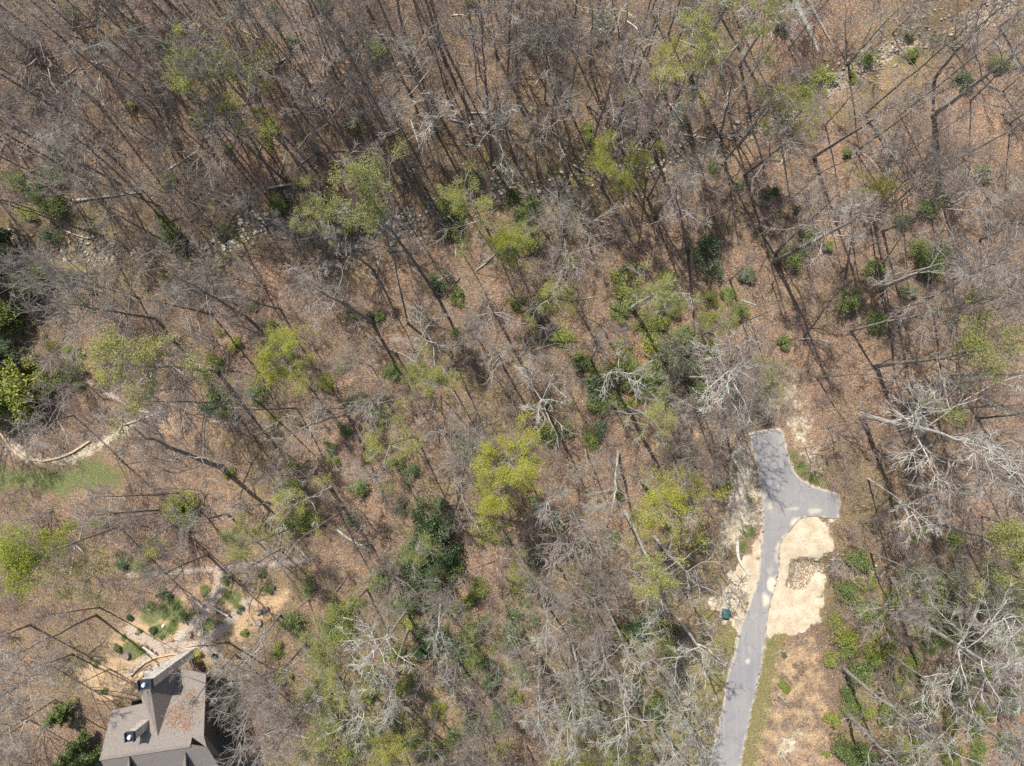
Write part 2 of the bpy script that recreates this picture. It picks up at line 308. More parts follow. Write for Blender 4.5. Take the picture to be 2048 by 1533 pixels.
USED = set()
def empty(name, loc):
    o = bpy.data.objects.new(name, None); C.objects.link(o); o.location = loc; o.empty_display_size = .3; return o
def obj(name, me, parent=None, loc=None):
    o = bpy.data.objects.new(name, me); C.objects.link(o); o.parent = parent
    if loc is not None: o.location = loc
    return o
REG = []          # (object, px, py, adjective phrase, kind word) -> labels written at the end
def reglab(o, px, py, adj, cat, group=None, label=None):
    o['category'] = cat
    if group: o['group'] = group
    if label: o['label'] = label; USED.add(label)
    else: REG.append((o, px, py, adj))
NAMEK = {'F': 'bare_tree', 'N': 'bare_tree', 'S': 'bare_tree', 'W': 'bare_tree', 'P': 'bare_tree', 'D': 'bare_tree', 'B': 'bare_tree', 'C': 'bare_tree', 'G': 'leafing_tree', 'H': 'leafing_tree', 'Y': 'lime_green_tree'}
ADJ = {'F': 'bare grey tree', 'N': 'tall narrow bare tree', 'S': 'bare tree with crooked spreading limbs', 'W': 'bare tree with pale crooked limbs', 'P': 'bare pale-barked tree', 'D': 'bare tree with a dense fan of twigs', 'B': 'broad pale-limbed bare tree', 'C': 'broad dark-limbed bare tree', 'G': 'tree with sparse young leaves', 'H': 'pale-limbed tree with sparse young leaves', 'Y': 'bright yellow-green leafing tree'}
BASES = []; CNT = {}
def tree(kind, bx, by, tx=None, ty=None, h=20., r=None, label=None, adj=None, wide=1.0, outside=False):
    """bx,by photo pixel of the foot (None: foot straight below the crown pixel tx,ty); crown centre pixel tx,ty at 0.78 h"""
    if bx is None:
        q = P(tx, ty, .78 * h); base = Vector((q.x, q.y, tz(q.x, q.y)))
    else: base = G(bx, by)
    i = CNT.get(kind, 0); CNT[kind] = i + 1
    ms = PROTO[kind][i % len(PROTO[kind])]
    ax = Vector((rnd.gauss(0, .035), rnd.gauss(0, .035), 1)).normalized()
    if bx is not None and tx is not None:
        q = P(tx, ty, .78 * h); ax = (q - base).normalized()
        if ax.z < .90: ax = (ax + Vector((0, 0, 1)) * .15).normalized()
    o = empty(NAMEK[kind], base)
    s = h / 20.
    R = Vector((0, 0, 1)).rotation_difference(ax).to_matrix() @ Matrix.Rotation(rnd.uniform(0, 6.28), 3, 'Z')
    o.rotation_euler = R.to_euler(); wide = 1.3 if kind == 'Y' else 1.12 if kind == 'G' else wide
    o.scale = (s * wide, s * wide, s)
    t = obj('trunk', ms[0], o); c = obj('crown', ms[1], o)
    if r: k = r * .84 / (.2 * s * wide); t.scale = (k, k, 1)
    if len(ms) > 2: obj('foliage', ms[2], c)
    cp = base + ax * h * .6; px, py = toPX(*cp)
    if outside: px, py = toPX(*base)
    BASES.append((base.x, base.y))
    reglab(o, px, py, adj or ADJ[kind], 'tree', {'bare_tree': 'bare trees of the winter wood', 'leafing_tree': 'trees just coming into leaf', 'lime_green_tree': 'bright yellow-green spring trees'}[NAMEK[kind]], label)
    return o
#@@GROUND
# ------------------------------------------------------------------ ground
def build_ground():
    st = .25; X0, X1, Y0, Y1 = -66, 58, -46, 48
    xs = np.arange(X0, X1 + st / 2, st); ys = np.arange(Y0, Y1 + st / 2, st)
    far = [400, 250, 150, 100, 80]
    xs = np.concatenate([[-v for v in far], xs, far[::-1]]); ys = np.concatenate([[-v for v in far[:-1]], [-60], ys, [60], far[:-1][::-1]])
    X, Y = np.meshgrid(xs, ys); nx, ny = len(xs), len(ys); Z = terr(X, Y)
    V = np.stack([X, Y, Z], -1).reshape(-1, 3)
    sst = lambda d, w: np.clip(.5 - d / (2 * w), 0, 1)
    rag = (fbm(X, Y, 1.1, 55, 4) - .5) * 2.4
    sand = np.maximum.reduce([sst(poly_sd(X, Y, SANDE) + rag * .7, .5), sst(poly_sd(X, Y, SANDW) + rag, .6), .80 * sst(poly_sd(X, Y, SANDN), 1.2), .72 * sst(poly_sd(X, Y, BANKL), .8)])
    def blob(px, py, r, w=.8):
        p = P(px, py); return sst(np.hypot(X - p.x, Y - p.y) - r * .05, w)
    for px, py, r, a in [(1590, 800, 34, .5), (1598, 850, 34, .56), (1622, 905, 26, .54), (1640, 945, 18, .48), (1580, 765, 30, .44), (1545, 815, 30, .52), (1600, 880, 26, .55), (1665, 1040, 16, .6), (1575, 1490, 26, .62), (1600, 1470, 16, .6), (1560, 1510, 14, .6), (1430, 1395, 16, .6), (1435, 1420, 12, .6), (1502, 1440, 8, .6), (1490, 1500, 10, .5)]:
        sand = np.maximum(sand, a * blob(px, py, r))
    dr = poly_sd(X, Y, ROADM); sand = np.maximum(sand, .56 * sst(dr - .3, .3))
    grass = .82 * sst(poly_sd(X, Y, LAWN), 2.0) + .5 * (fbm(X, Y, 2.5, 14, 3) - .5) * (poly_sd(X, Y, LAWN) < 1)
    for px, py, r, a in [(1495, 1060, 20, .7), (1485, 1090, 16, .7), (1505, 1020, 12, .6), (1455, 965, 18, .6), (1450, 1000, 14, .5), (1603, 938, 16, .95), (1628, 955, 15, .9), (1652, 968, 12, .7), (1588, 912, 12, .85), (1610, 910, 14, .55), (1560, 790, 30, .5), (1500, 850, 10, .8), (1512, 815, 20, .55), (1535, 790, 26, .6), (1545, 750, 20, .5), (1505, 830, 10, .7), (1545, 1290, 10, .8), (1536, 1330, 8, .7), (1665, 1010, 10, .5), (1670, 1060, 9, .5), (1515, 1180, 3, .5),
                         (330, 1225, 18, 0.91), (350, 1240, 14, 0.78), (300, 1215, 14, 0.78), (365, 1225, 12, 0.91), (280, 1295, 20, 0.98), (250, 1275, 12, 0.78), (410, 1180, 12, 0.91), (455, 1190, 16, 0.78), (475, 1215, 10, 0.91), (395, 1250, 9, 0.65), (315, 1270, 12, 0.78), (240, 1330, 14, 0.52), (410, 1250, 26, 0.75), (300, 1230, 26, 0.72), (265, 1300, 22, 1.00), (350, 1215, 20, 0.98), (320, 1265, 18, 0.98), (345, 1255, 14, 0.91), (385, 1225, 12, 0.78), (440, 1200, 14, 0.85), (470, 1195, 18, 0.85), (415, 1185, 14, 0.91), (20, 905, 9, .6), (70, 915, 10, .5), (160, 915, 22, .6), (140, 750, 30, .5)]:
        grass = np.maximum(grass, a * blob(px, py, r, .6))
    rock = 1.0 * np.clip(1.0 - dist_line(X, Y, CREEK) / 1.7, 0, 1) ** .8 * np.clip((fbm(X, Y, 5, 31, 2) - .44) * 9, 0, 1)
    for px, py, r, a in [(1565, 245, 30, .9), (1590, 210, 24, .8), (1000, 385, 26, .8), (820, 440, 22, .8), (310, 515, 22, .8), (1190, 330, 20, .7), (1310, 335, 18, .75), (1800, 95, 10, .55)]: rock = np.maximum(rock, a * blob(px, py, r, 1.))
    rock = np.maximum(rock, .8 * sst(poly_sd(X, Y, ROCKC), .3)); rock = np.maximum(rock, .62 * np.clip(1 - dist_line(X, Y, CREEK2) / 1.2, 0, 1))
    rock = np.maximum(rock, .45 * np.clip(1 - dist_line(X, Y, CREEK3) / 1.3, 0, 1))
    path = np.zeros_like(X)
    for g in GPATH: path = np.maximum(path, .9 * sst(dist_line(X, Y, g) - .52, .25))
    for g in UPATH: path = np.maximum(path, .62 * sst(dist_line(X, Y, g) - .5, .4))
    grass = grass * (path < .4)
    dW = X * 0
    pxx = 1066 + X / .05; pyy = 802 - Y / .05           # photo-like ground coordinates, metres only rescaled
    moss = .38 + .26 * (fbm(X, Y, 9, 21, 3) - .5) * 2
    lowr = np.clip((pyy - 1100) / 250, 0, 1) * np.clip((pxx - 600) / 200, 0, 1)
    moss = moss + .12 * lowr + .14 * np.exp(-(dist_line(X, Y, CREEK) / 4) ** 2)
    moss = moss + .5 * sst(dr - 1.6, 1.1) * (pyy > 1230) - .3 * sst(poly_sd(X, Y, LEAFR), 1.) * (dr > 1.8)
    moss = moss + .3 * blob(1420, 1330, 45, 1.5) + .2 * blob(1400, 1450, 50, 2) + .25 * blob(1540, 760, 40, 2)
    moss = moss - .13 * np.clip((pxx - 1430) / 120, 0, 1) * np.clip((1050 - pyy) / 100, 0, 1) * (dr > 5) - .05
    clay = .62 * sst(np.minimum(poly_sd(X, Y, GSOIL), poly_sd(X, Y, GARD)), 1.) + .3 * (fbm(X, Y, 11, 77, 3) - .4)
    clay = np.maximum(clay, .46 * sst(poly_sd(X, Y, LEAFR), 1.))
    for px, py, r, a in [(1545, 620, 14, .6), (1540, 660, 10, .5), (925, 750, 12, .55), (1010, 790, 12, .5), (990, 650, 12, .5), (600, 590, 10, .5), (560, 1080, 12, .6), (330, 850, 30, .5), (720, 1320, 8, .5), (600, 390, 4, .8), (1290, 460, 14, .5), (1400, 860, 24, .5)]:
        clay = np.maximum(clay, a * blob(px, py, r, .6))
    idx = np.arange(nx * ny).reshape(ny, nx)
    F = np.stack([idx[:-1, :-1], idx[:-1, 1:], idx[1:, 1:], idx[1:, :-1]], -1).reshape(-1, 4)
    fc = lambda A: (A[:-1, :-1] + A[1:, 1:] + A[1:, :-1] + A[:-1, 1:]).ravel() / 4
    jit = fc((fbm(X, Y, .9, 5, 2) - .5) * .5)
    cls = np.zeros(len(F), int)
    cls[fc(path) + jit * .5 > .42] = 3
    cls[fc(.85 * sst(poly_sd(X, Y, LAWN), 1.5)) + jit * .4 > .45] = 2
    cls[(fc(sand) + jit * .4 > .5)] = 1
    cls[fc(rock) + jit * .5 > .5] = 4
    m1 = np.stack([sand, grass, rock, np.ones_like(X)], -1).reshape(-1, 4).astype(np.float32)
    m2 = np.stack([path, moss, clay, np.ones_like(X)], -1).reshape(-1, 4).astype(np.float32)
    for k, nm in enumerate(['ground', 'sand', 'lawn', 'path', 'creek_bed']):
        f = F[cls == k]; u, inv = np.unique(f, return_inverse=True); me = mesh_np(nm, V[u], inv.reshape(-1, 4), MG, True)
        for an, arr in (('m1', m1), ('m2', m2)):
            at = me.color_attributes.new(an, 'FLOAT_COLOR', 'POINT'); at.data.foreach_set('color', arr[u].ravel())
        o = obj(nm, me); o['kind'] = 'structure'
build_ground()

# ------------------------------------------------------------------ road
def prism(name, pts, z0, z1, mat, parent=None, kind=None):
    import bmesh
    bm = bmesh.new(); vs = [bm.verts.new((x, y, z1)) for x, y in pts]
    f = bm.faces.new(vs)
    if f.normal.z < 0 or True: bm.normal_update()
    if f.normal.z < 0: f.normal_flip()
    r = bmesh.ops.extrude_face_region(bm, geom=[f]); lo = [v for v in r['geom'] if isinstance(v, bmesh.types.BMVert)]
    for v in lo: v.co.z = z0
    bmesh.ops.recalc_face_normals(bm, faces=bm.faces); bmesh.ops.triangulate(bm, faces=bm.faces)
    me = bpy.data.meshes.new(name); bm.to_mesh(me); bm.free(); me.materials.append(mat)
    o = obj(name, me, parent)
    if kind: o['kind'] = kind
    return o
def road_mat():
    m, nt, b = newmat("asphalt", .85); L = nt.links
    n1 = noise(nt, 22, 3, .8); n2 = noise(nt, .35, 5, .6); n3 = noise(nt, 1.3, 6, .65)
    c = ramp(nt, n1.outputs[0], [(.3, (.185, .178, .182)), (.55, (.235, .228, .232)), (.75, (.31, .298, .298))]).outputs[0]
    c = mix(nt, ramp(nt, n2.outputs[0], [(.35, (0, 0, 0)), (.65, (1, 1, 1))]).outputs[0], c, mix(nt, 1., c, (1.22, 1.18, 1.12), 'MULTIPLY'))
    # wheel streaks along the lane (object y)
    tc = N(nt, 'ShaderNodeTexCoord'); mp = N(nt, 'ShaderNodeMapping'); mp.inputs['Scale'].default_value = (2.6, .12, 1); mp.inputs['Rotation'].default_value = (0, 0, math.radians(9))
    L.new(tc.outputs['Object'], mp.inputs[0]); ns = N(nt, 'ShaderNodeTexNoise'); ns.inputs['Scale'].default_value = 1.0; ns.inputs['Detail'].default_value = 5; L.new(mp.outputs[0], ns.inputs['Vector'])
    c = mix(nt, ramp(nt, ns.outputs[0], [(.50, (0, 0, 0)), (.75, (.3, .3, .3))]).outputs[0], c, (.40, .37, .335))
    ck = N(nt, 'ShaderNodeTexVoronoi', feature='DISTANCE_TO_EDGE'); ck.inputs['Scale'].default_value = .45; dw = noise(nt, 1.1, 4); vm = N(nt, 'ShaderNodeVectorMath', operation='ADD'); L.new(tc.outputs['Object'], vm.inputs[0]); L.new(dw.outputs['Color'], vm.inputs[1]); L.new(vm.outputs[0], ck.inputs['Vector'])
    c = mix(nt, ramp(nt, ck.outputs['Distance'], [(0, (.55, .55, .55)), (.012, (0, 0, 0))]).outputs[0], c, (.10, .095, .09))
    # sand washed on to the asphalt: mask attribute
    a = N(nt, 'ShaderNodeAttribute', attribute_name='dust')
    ad = N(nt, 'ShaderNodeMath', operation='MULTIPLY_ADD'); L.new(n3.outputs[0], ad.inputs[0]); ad.inputs[1].default_value = .9; L.new(a.outputs['Fac'], ad.inputs[2])
    mr = N(nt, 'ShaderNodeMapRange'); L.new(ad.outputs[0], mr.inputs[0]); mr.inputs[1].default_value = .74; mr.inputs[2].default_value = 1.3
    c = mix(nt, mr.outputs[0], c, (.58, .50, .38)); L.new(c, b.inputs['Base Color']); bump(nt, b, n1.outputs[0], .25, .02); return m
def build_road():
    st = .2; pts = np.array(ROADM); x0, y0 = pts.min(0) - st; x1, y1 = pts.max(0) + st
    xs = np.arange(x0, x1, st); ys = np.arange(y0, y1, st); X, Y = np.meshgrid(xs, ys); sd = poly_sd(X, Y, ROADM)
    # clean edge: pull the grid points that are just outside on to the outline
    e = .05; gx = (poly_sd(X + e, Y, ROADM) - poly_sd(X - e, Y, ROADM)) / (2 * e); gy = (poly_sd(X, Y + e, ROADM) - poly_sd(X, Y - e, ROADM)) / (2 * e)
    near = np.abs(sd) < st * .72; Xs = np.where(near, X - gx * sd, X); Ys = np.where(near, Y - gy * sd, Y)
    ok = (sd < st * .72); idx = np.arange(X.size).reshape(X.shape)
    F = np.stack([idx[:-1, :-1], idx[:-1, 1:], idx[1:, 1:], idx[1:, :-1]], -1)
    m = ok[:-1, :-1] & ok[:-1, 1:] & ok[1:, 1:] & ok[1:, :-1]; F = F[m]
    u, inv = np.unique(F, return_inverse=True); F = inv.reshape(-1, 4)
    V = np.stack([Xs.ravel(), Ys.ravel(), np.full(X.size, .06)], -1)[u]
    dust = np.zeros(len(V))
    def bl(px, py, rx, ry, a):
        nonlocal dust
        p = P(px, py); d = np.hypot((V[:, 0] - p.x) / (rx * .05), (V[:, 1] - p.y) / (ry * .05)) + (fbm(V[:, 0], V[:, 1], .9, 88, 3) - .5) * 1.3; dust = np.maximum(dust, a * np.clip(1.4 - d, 0, 1))
    for b_ in [(1542, 1168, 10, 14, .95), (1532, 1203, 9, 16, .95), (1590, 1045, 14, 12, .75), (1628, 1022, 18, 6, .6), (1556, 1090, 6, 20, .6), (1540, 1010, 10, 16, .5), (1585, 1018, 12, 5, .5), (1552, 1110, 7, 18, .6), (1540, 1140, 8, 10, .5), (1496, 1322, 6, 6, .75), (1500, 1300, 10, 30, .35), (1510, 1240, 12, 30, .3), (1480, 1400, 8, 60, .25), (1530, 1000, 6, 40, .4), (1560, 975, 14, 8, .35)]: bl(*b_)
    sdv = poly_sd(V[:, 0], V[:, 1], ROADM); dust = np.maximum(dust, np.clip(.62 + sdv * 1.6, 0, .62))
    low = V.copy(); low[:, 2] = -.1
    me = mesh_np('road', np.concatenate([V]), F, road_mat(), False)
    at = me.attributes.new('dust', 'FLOAT', 'POINT'); at.data.foreach_set('value', dust.astype(np.float32))
    o = obj('road', me); o['kind'] = 'structure'
    sm = o.modifiers.new('edge', 'SOLIDIFY'); sm.thickness = .08; sm.offset = -1
build_road()
#@@TREES
# ------------------------------------------------------------------ the trees traced from the photograph
T = [
 # right, upper
 ('F',1697,130,1790,15,21,.11),('P',1867,230,2010,127,21,.27),('F',1868,160,1965,35,20,.2),('N',1941,202,2060,90,20,.09),('S',1627,314,1770,222,21,.2),
 ('F',1489,350,1575,285,20,.17),('N',1636,347,1740,300,18,.08),('N',1803,310,1900,250,17,.08),('N',2021,246,2100,190,18,.09),('D',1738,435,1843,330,20,.13),('F',1746,440,1870,345,20,.13),
 ('N',1803,403,1890,340,17,.09),('F',1858,407,1990,350,18,.1),('F',1547,523,1700,448,21,.24),('S',1550,508,1650,402,20,.15),('W',1693,538,1721,400,15,.12),
 ('S',1765,463,1911,405,20,.14),('N',1762,533,1822,455,13,.09),('W',1762,577,1890,525,20,.19),('D',1793,633,1925,560,21,.15),('D',1866,624,2010,590,20,.14),
 ('N',1913,637,2020,610,18,.09),('N',1973,624,2070,600,18,.1),('N',1608,675,1676,590,13,.1),('G',1752,733,1950,705,23,.25),('N',1543,568,1574,546,7,.07),
 ('B',1723,831,1900,885,23,.27),('P',1736,958,1850,1030,17,.1),('G',1855,1040,2010,1085,21,.27),('F',1870,820,2010,812,18,.1),('D',1838,903,1985,945,20,.15),
 ('N',1965,1033,2080,1070,18,.1),('P',1741,1105,1840,1150,16,.12),('F',1650,250,1720,180,14,.1),('N',1700,470,1760,420,12,.06),('F',1905,560,2020,520,18,.12),('F',1960,480,2080,430,18,.12),
 # right, lower
 ('P',1798,1222,1990,1330,25,.27),('P',1782,1157,1822,1225,13,.14),('W',1686,1336,1800,1435,20,.2),('W',1693,1427,1785,1510,19,.2),('P',1906,1409,2030,1495,21,.26),
 ('W',1771,1304,1865,1370,18,.12),('F',1886,1326,1985,1390,18,.12),('F',1901,1231,2010,1280,18,.12),('D',1731,1203,1815,1225,16,.12),('W',1930,1180,2040,1240,19,.16),('G',1980,1130,2070,1170,18,.14),
 ('D',1850,1130,1945,1170,16,.12),('W',1820,1440,1900,1510,18,.16),('D',1990,1300,2080,1360,18,.14),
 # bottom, middle
 ('P',1135,1284,1153,1430,21,.22),('P',1146,1294,1172,1400,20,.16),('P',1079,1314,1083,1424,20,.22),('P',1324,1356,1385,1455,20,.19),('W',1332,1329,1378,1405,17,.1),
 ('W',1359,1241,1412,1322,19,.18),('W',1209,1206,1262,1310,20,.15),('W',1232,1339,1258,1435,20,.2),('P',1319,1449,1350,1530,19,.17),('P',1291,1476,1310,1560,19,.18),
 ('W',1310,1075,1372,1158,18,.18),('P',1119,1309,1128,1370,14,.07),('P',813,1221,748,1318,20,.16),('W',819,1256,772,1362,20,.17),('W',754,1341,705,1450,20,.16),
 ('D',612,1286,545,1372,20,.18),('D',634,1369,572,1475,18,.15),('W',882,1205,874,1268,15,.15),('W',914,1320,908,1375,13,.13),
 ('D',972,1379,966,1450,16,.11),('D',1100,1105,1128,1185,17,.12),('W',1085,1195,1100,1265,17,.12),('D',1010,1210,1012,1290,15,.1),('G',1200,1420,1225,1500,16,.12),
 ('F',870,1430,855,1500,15,.1),('G',700,1330,660,1440,17,.12),('G',810,1420,790,1500,15,.1),('F',930,1440,925,1510,15,.1),('W',560,1230,500,1310,16,.12),
 # centre
 ('D',912,1018,948,862,19,.18),('W',695,828,607,855,17,.17),('N',720,813,650,822,15,.08),('G',832,873,768,892,17,.14),('F',627,936,556,950,16,.1),('H',662,976,600,1006,16,.14),
 ('N',680,1026,570,1098,19,.12),('W',797,938,740,950,15,.09),('Y',1036,915,1018,925,16,.13),('Y',1012,985,990,1000,13,.1),('Y',1284,963,1352,1012,17,.25),
 ('H',1251,1026,1310,1128,20,.23),('W',1236,905,1232,985,17,.15),('H',1254,816,1308,836,17,.24),('D',1385,810,1435,835,17,.14),('D',1330,880,1384,912,17,.14),
 ('W',1084,800,1087,808,17,.14),('W',1092,1005,1100,1020,17,.13),('D',1140,1010,1172,1078,17,.11),('H',1264,618,1306,578,17,.27),('D',1107,545,1134,455,20,.15),
 ('S',1376,503,1352,400,20,.18),('F',1310,435,1336,385,14,.15),('H',1294,257,1329,155,19,.23),('H',1375,240,1414,100,20,.18),('F',1134,350,1100,235,20,.17),
 ('Y',1294,357,1215,330,14,.13),('W',1212,748,1264,742,18,.15),('W',1375,755,1429,752,17,.15),('W',1432,742,1462,742,22,.2),('D',1462,722,1490,720,19,.14),('S',1000,645,982,608,18,.14),('W',900,700,849,688,16,.13),
 ('G',872,588,752,400,23,.22),('N',816,648,780,500,20,.12),('G',985,480,945,415,17,.13),('Y',1035,530,1015,490,12,.1),('G',1088,630,1100,592,13,.1),
 ('S',744,643,650,590,20,.2),('Y',640,375,425,125,21,.2),('F',510,648,390,568,22,.21),('D',312,638,160,612,24,.19),('F',425,630,335,608,18,.13),('G',435,743,265,728,25,.22),
 ('Y',640,740,572,722,15,.13),('G',905,775,880,768,15,.1),('C',445,936,305,888,21,.26),('F',455,803,335,812,20,.15),('F',455,1028,375,1048,17,.14),('N',367,986,235,992,19,.12),
 ('N',317,1021,190,1030,18,.11),('F',350,1048,290,1085,16,.1),('Y',238,1054,95,1102,20,.15),('F',415,1110,325,1148,18,.13),('D',147,831,92,850,15,.12),
 ('W',1170,900,1180,930,14,.1),('W',1040,720,1045,705,15,.1),('S',1180,720,1195,700,15,.12),('F',1010,740,1000,720,15,.12),('D',770,800,740,805,13,.08),('W',500,790,490,795,15,.12),
 # left, lower
 ('N',192,1231,60,1290,20,.14),('N',200,1216,105,1225,16,.09),('F',144,1309,50,1345,17,.1),('N',220,1339,160,1365,11,.07),('S',457,1285,380,1298,14,.12),('N',470,1309,405,1385,18,.13),
 ('D',100,1330,20,1390,18,.12),('F',110,1400,20,1460,17,.1),('F',60,1250,-40,1290,17,.12),
 ('N',300,1330,250,1360,8,.05),('N',560,1100,500,1130,17,.1),('D',60,1440,-20,1500,15,.1),
 # left, upper
 ('F',195,207,60,100,20,.2),('F',265,375,160,275,20,.16),('D',225,315,150,255,18,.13),('W',265,190,195,135,19,.15),('F',335,120,260,30,20,.15),('F',520,220,470,60,22,.16),
 ('D',590,210,520,60,20,.14),('D',670,150,630,30,20,.14),('D',820,180,745,110,17,.11),('F',870,260,825,120,20,.16),('S',985,330,960,80,24,.2),('W',1005,360,990,250,18,.14),
 ('W',880,330,860,250,17,.13),('D',400,420,340,370,15,.1),('D',470,330,430,270,16,.1),('D',110,300,20,250,17,.12),('F',60,260,-40,180,18,.14),('F',420,250,350,160,19,.13),
 ('W',1240,120,1255,20,20,.15),('S',1180,140,1185,50,19,.14),('D',1100,160,1090,60,19,.14),('D',1090,200,1095,120,17,.12),('W',1340,120,1380,30,19,.15),('H',1440,140,1500,60,19,.16),
 ('W',1480,130,1540,30,19,.16),('D',1410,360,1395,335,14,.1),('S',1440,270,1475,160,19,.14),('G',1560,280,1600,225,13,.12),('G',1500,230,1560,190,14,.1),('G',1700,430,1755,375,14,.08),
 ('G',690,420,640,420,14,.1),('G',1510,760,1535,745,9,.08),('F',1460,560,1495,530,13,.09),('N',1500,640,1540,620,11,.07),('F',1590,420,1640,380,14,.09),
]
for r_ in T:
    k, bx, by, tx, ty, h, r = r_[:7]
    tree(k, bx, by, tx, ty, h, r)

# the wood between them: individual trees on a jittered scatter, denser up the slope at the top of the picture
CLEAR = [(ROADM, 1.5), (SANDE, .6), (SANDW, .6), (SANDN, .3), (BANKL, 0), (LAWN, .6), (GARD, 1), (GSOIL, .4), (HOUSEM, 2.2), (LEAFR, .6)]
def free(x, y, gap):
    for pl, m in CLEAR:
        if float(poly_sd(np.array([x]), np.array([y]), pl)[0]) < m: return False
    return all((x - a) ** 2 + (y - b) ** 2 > gap * gap for a, b in BASES)
def fill(n, tries, region, gap, kinds, hr, outside=False, rr=(.08, .17)):
    done = 0
    for _ in range(tries):
        if done >= n: break
        px, py = rnd.uniform(region[0], region[2]), rnd.uniform(region[1], region[3]); p = P(px, py)
        if not free(p.x, p.y, gap): continue
        k = rnd.choice(kinds); h = rnd.uniform(*hr)
        cx, cy = toPX(p.x, p.y, .78 * h); qc = P(cx, cy); X1, Y1 = np.array([qc.x]), np.array([qc.y])
        if not outside and any(float(poly_sd(X1, Y1, pl)[0]) < 1.8 for pl in (ROADM, SANDE, SANDW, BANKL, LAWN, GARD, HOUSEM, LEAFR)): continue
        tree(k, px, py, None, None, h, rnd.uniform(*rr) * h / 20 + .02, outside=outside); done += 1
fill(84, 4000, (20, 10, 1480, 410), 1.9, 'FNNNNDS', (14, 22))
fill(18, 1500, (20, 400, 760, 620), 2.6, 'FNDD', (11, 18))
fill(14, 1500, (1480, 20, 2030, 760), 3.0, 'FNNN', (11, 19))
fill(26, 1500, (430, 620, 1480, 1150), 2.6, 'NNNSDG', (9, 16), rr=(.06, .12))
fill(18, 1500, (520, 1150, 1480, 1510), 2.6, 'DNGG', (10, 17), rr=(.07, .13))
fill(8, 800, (1700, 760, 2030, 1510), 2.8, 'NDP', (12, 18))
fill(16, 800, (-180, -150, 1500, 20), 3.6, 'FNND', (18, 22), True)
fill(7, 800, (-180, 20, 10, 800), 3.6, 'FND', (18, 22), True)
NTREE = len(BASES)

# saplings: low slim bare trees of the understorey
def sap_proto(seed):
    rng = np.random.default_rng(seed); m = rng.integers(2, 5); h = 4.5
    d = unit(np.stack([rng.normal(0, .18, m), rng.normal(0, .18, m), np.ones(m)], 1)); L = h * rng.uniform(.75, 1.05, m); r = rng.uniform(.025, .045, m)
    A, RA = walk(rng, np.array([[0, 0, -.1]] * m) + rng.normal(0, .06, (m, 3)) * [1, 1, 0], d, L, r, r * .35, 8, .09, .03)
    p, d, l, q = spawn(rng, A, RA, 11, .25, .7, .34, L); B, RB = walk(rng, p, d, l, np.clip(q * .5, .012, .02), np.full(len(l), .008), 5, .12, .05)
    p, d, l2, q = spawn(rng, B, RB, 6, .1, .6, .55, l); D, RD = walk(rng, p, d, np.maximum(l2, .2), np.full(len(l2), .0095), np.full(len(l2), .006), 4, .12, .04)
    p, d, l3, q = spawn(rng, D, RD, 1, .1, .6, .6, np.maximum(l2, .2)); E, RE = walk(rng, p, d, l3, np.full(len(l3), .008), np.full(len(l3), .005), 3, .1, .04)
    return [mesh_np('stem', *tubes(A, RA, 6), MBARK, True), mesh_np('crown', *join([tubes(B, RB, 3), tubes(D, RD, 3), tubes(E, RE, 3)]), MTWIGP)]
SAPS = [sap_proto(300 + i) for i in range(6)]
SB = []
def sapling(px, py, h):
    b = G(px, py); o = empty('sapling', b); ms = SAPS[len(SB) % 6]; s = h / 4.5
    o.scale = (s * rnd.uniform(.9, 1.5), s * rnd.uniform(.9, 1.5), s); o.rotation_euler = (rnd.gauss(0, .08), rnd.gauss(0, .08), rnd.uniform(0, 6.28))
    obj('stem', ms[0], o); obj('crown', ms[1], o); SB.append((b.x, b.y))
    reglab(o, *toPX(b.x, b.y, h * .6), 'low twiggy bare sapling' if h < 4.5 else 'slim bare sapling', 'sapling', 'bare saplings of the understorey')
def fill_sap(n, reg_, gap=1.8, hr=(2.5, 6.5)):
    k = 0
    for _ in range(n * 20):
        if k >= n: break
        px, py = rnd.uniform(reg_[0], reg_[2]), rnd.uniform(reg_[1], reg_[3]); p = P(px, py)
        if any(float(poly_sd(np.array([p.x]), np.array([p.y]), pl)[0]) < m for pl, m in CLEAR): continue
        if any((p.x - a) ** 2 + (p.y - b) ** 2 < gap * gap for a, b in SB): continue
        sapling(px, py, rnd.uniform(*hr)); k += 1
fill_sap(95, (0, 0, 1480, 420)); fill_sap(40, (0, 420, 800, 1130)); fill_sap(45, (800, 420, 1480, 1130)); fill_sap(35, (500, 1130, 1440, 1533)); fill_sap(22, (1500, 0, 2048, 900), 3.); fill_sap(28, (1680, 900, 2048, 1533)); fill_sap(10, (0, 1130, 200, 1533))

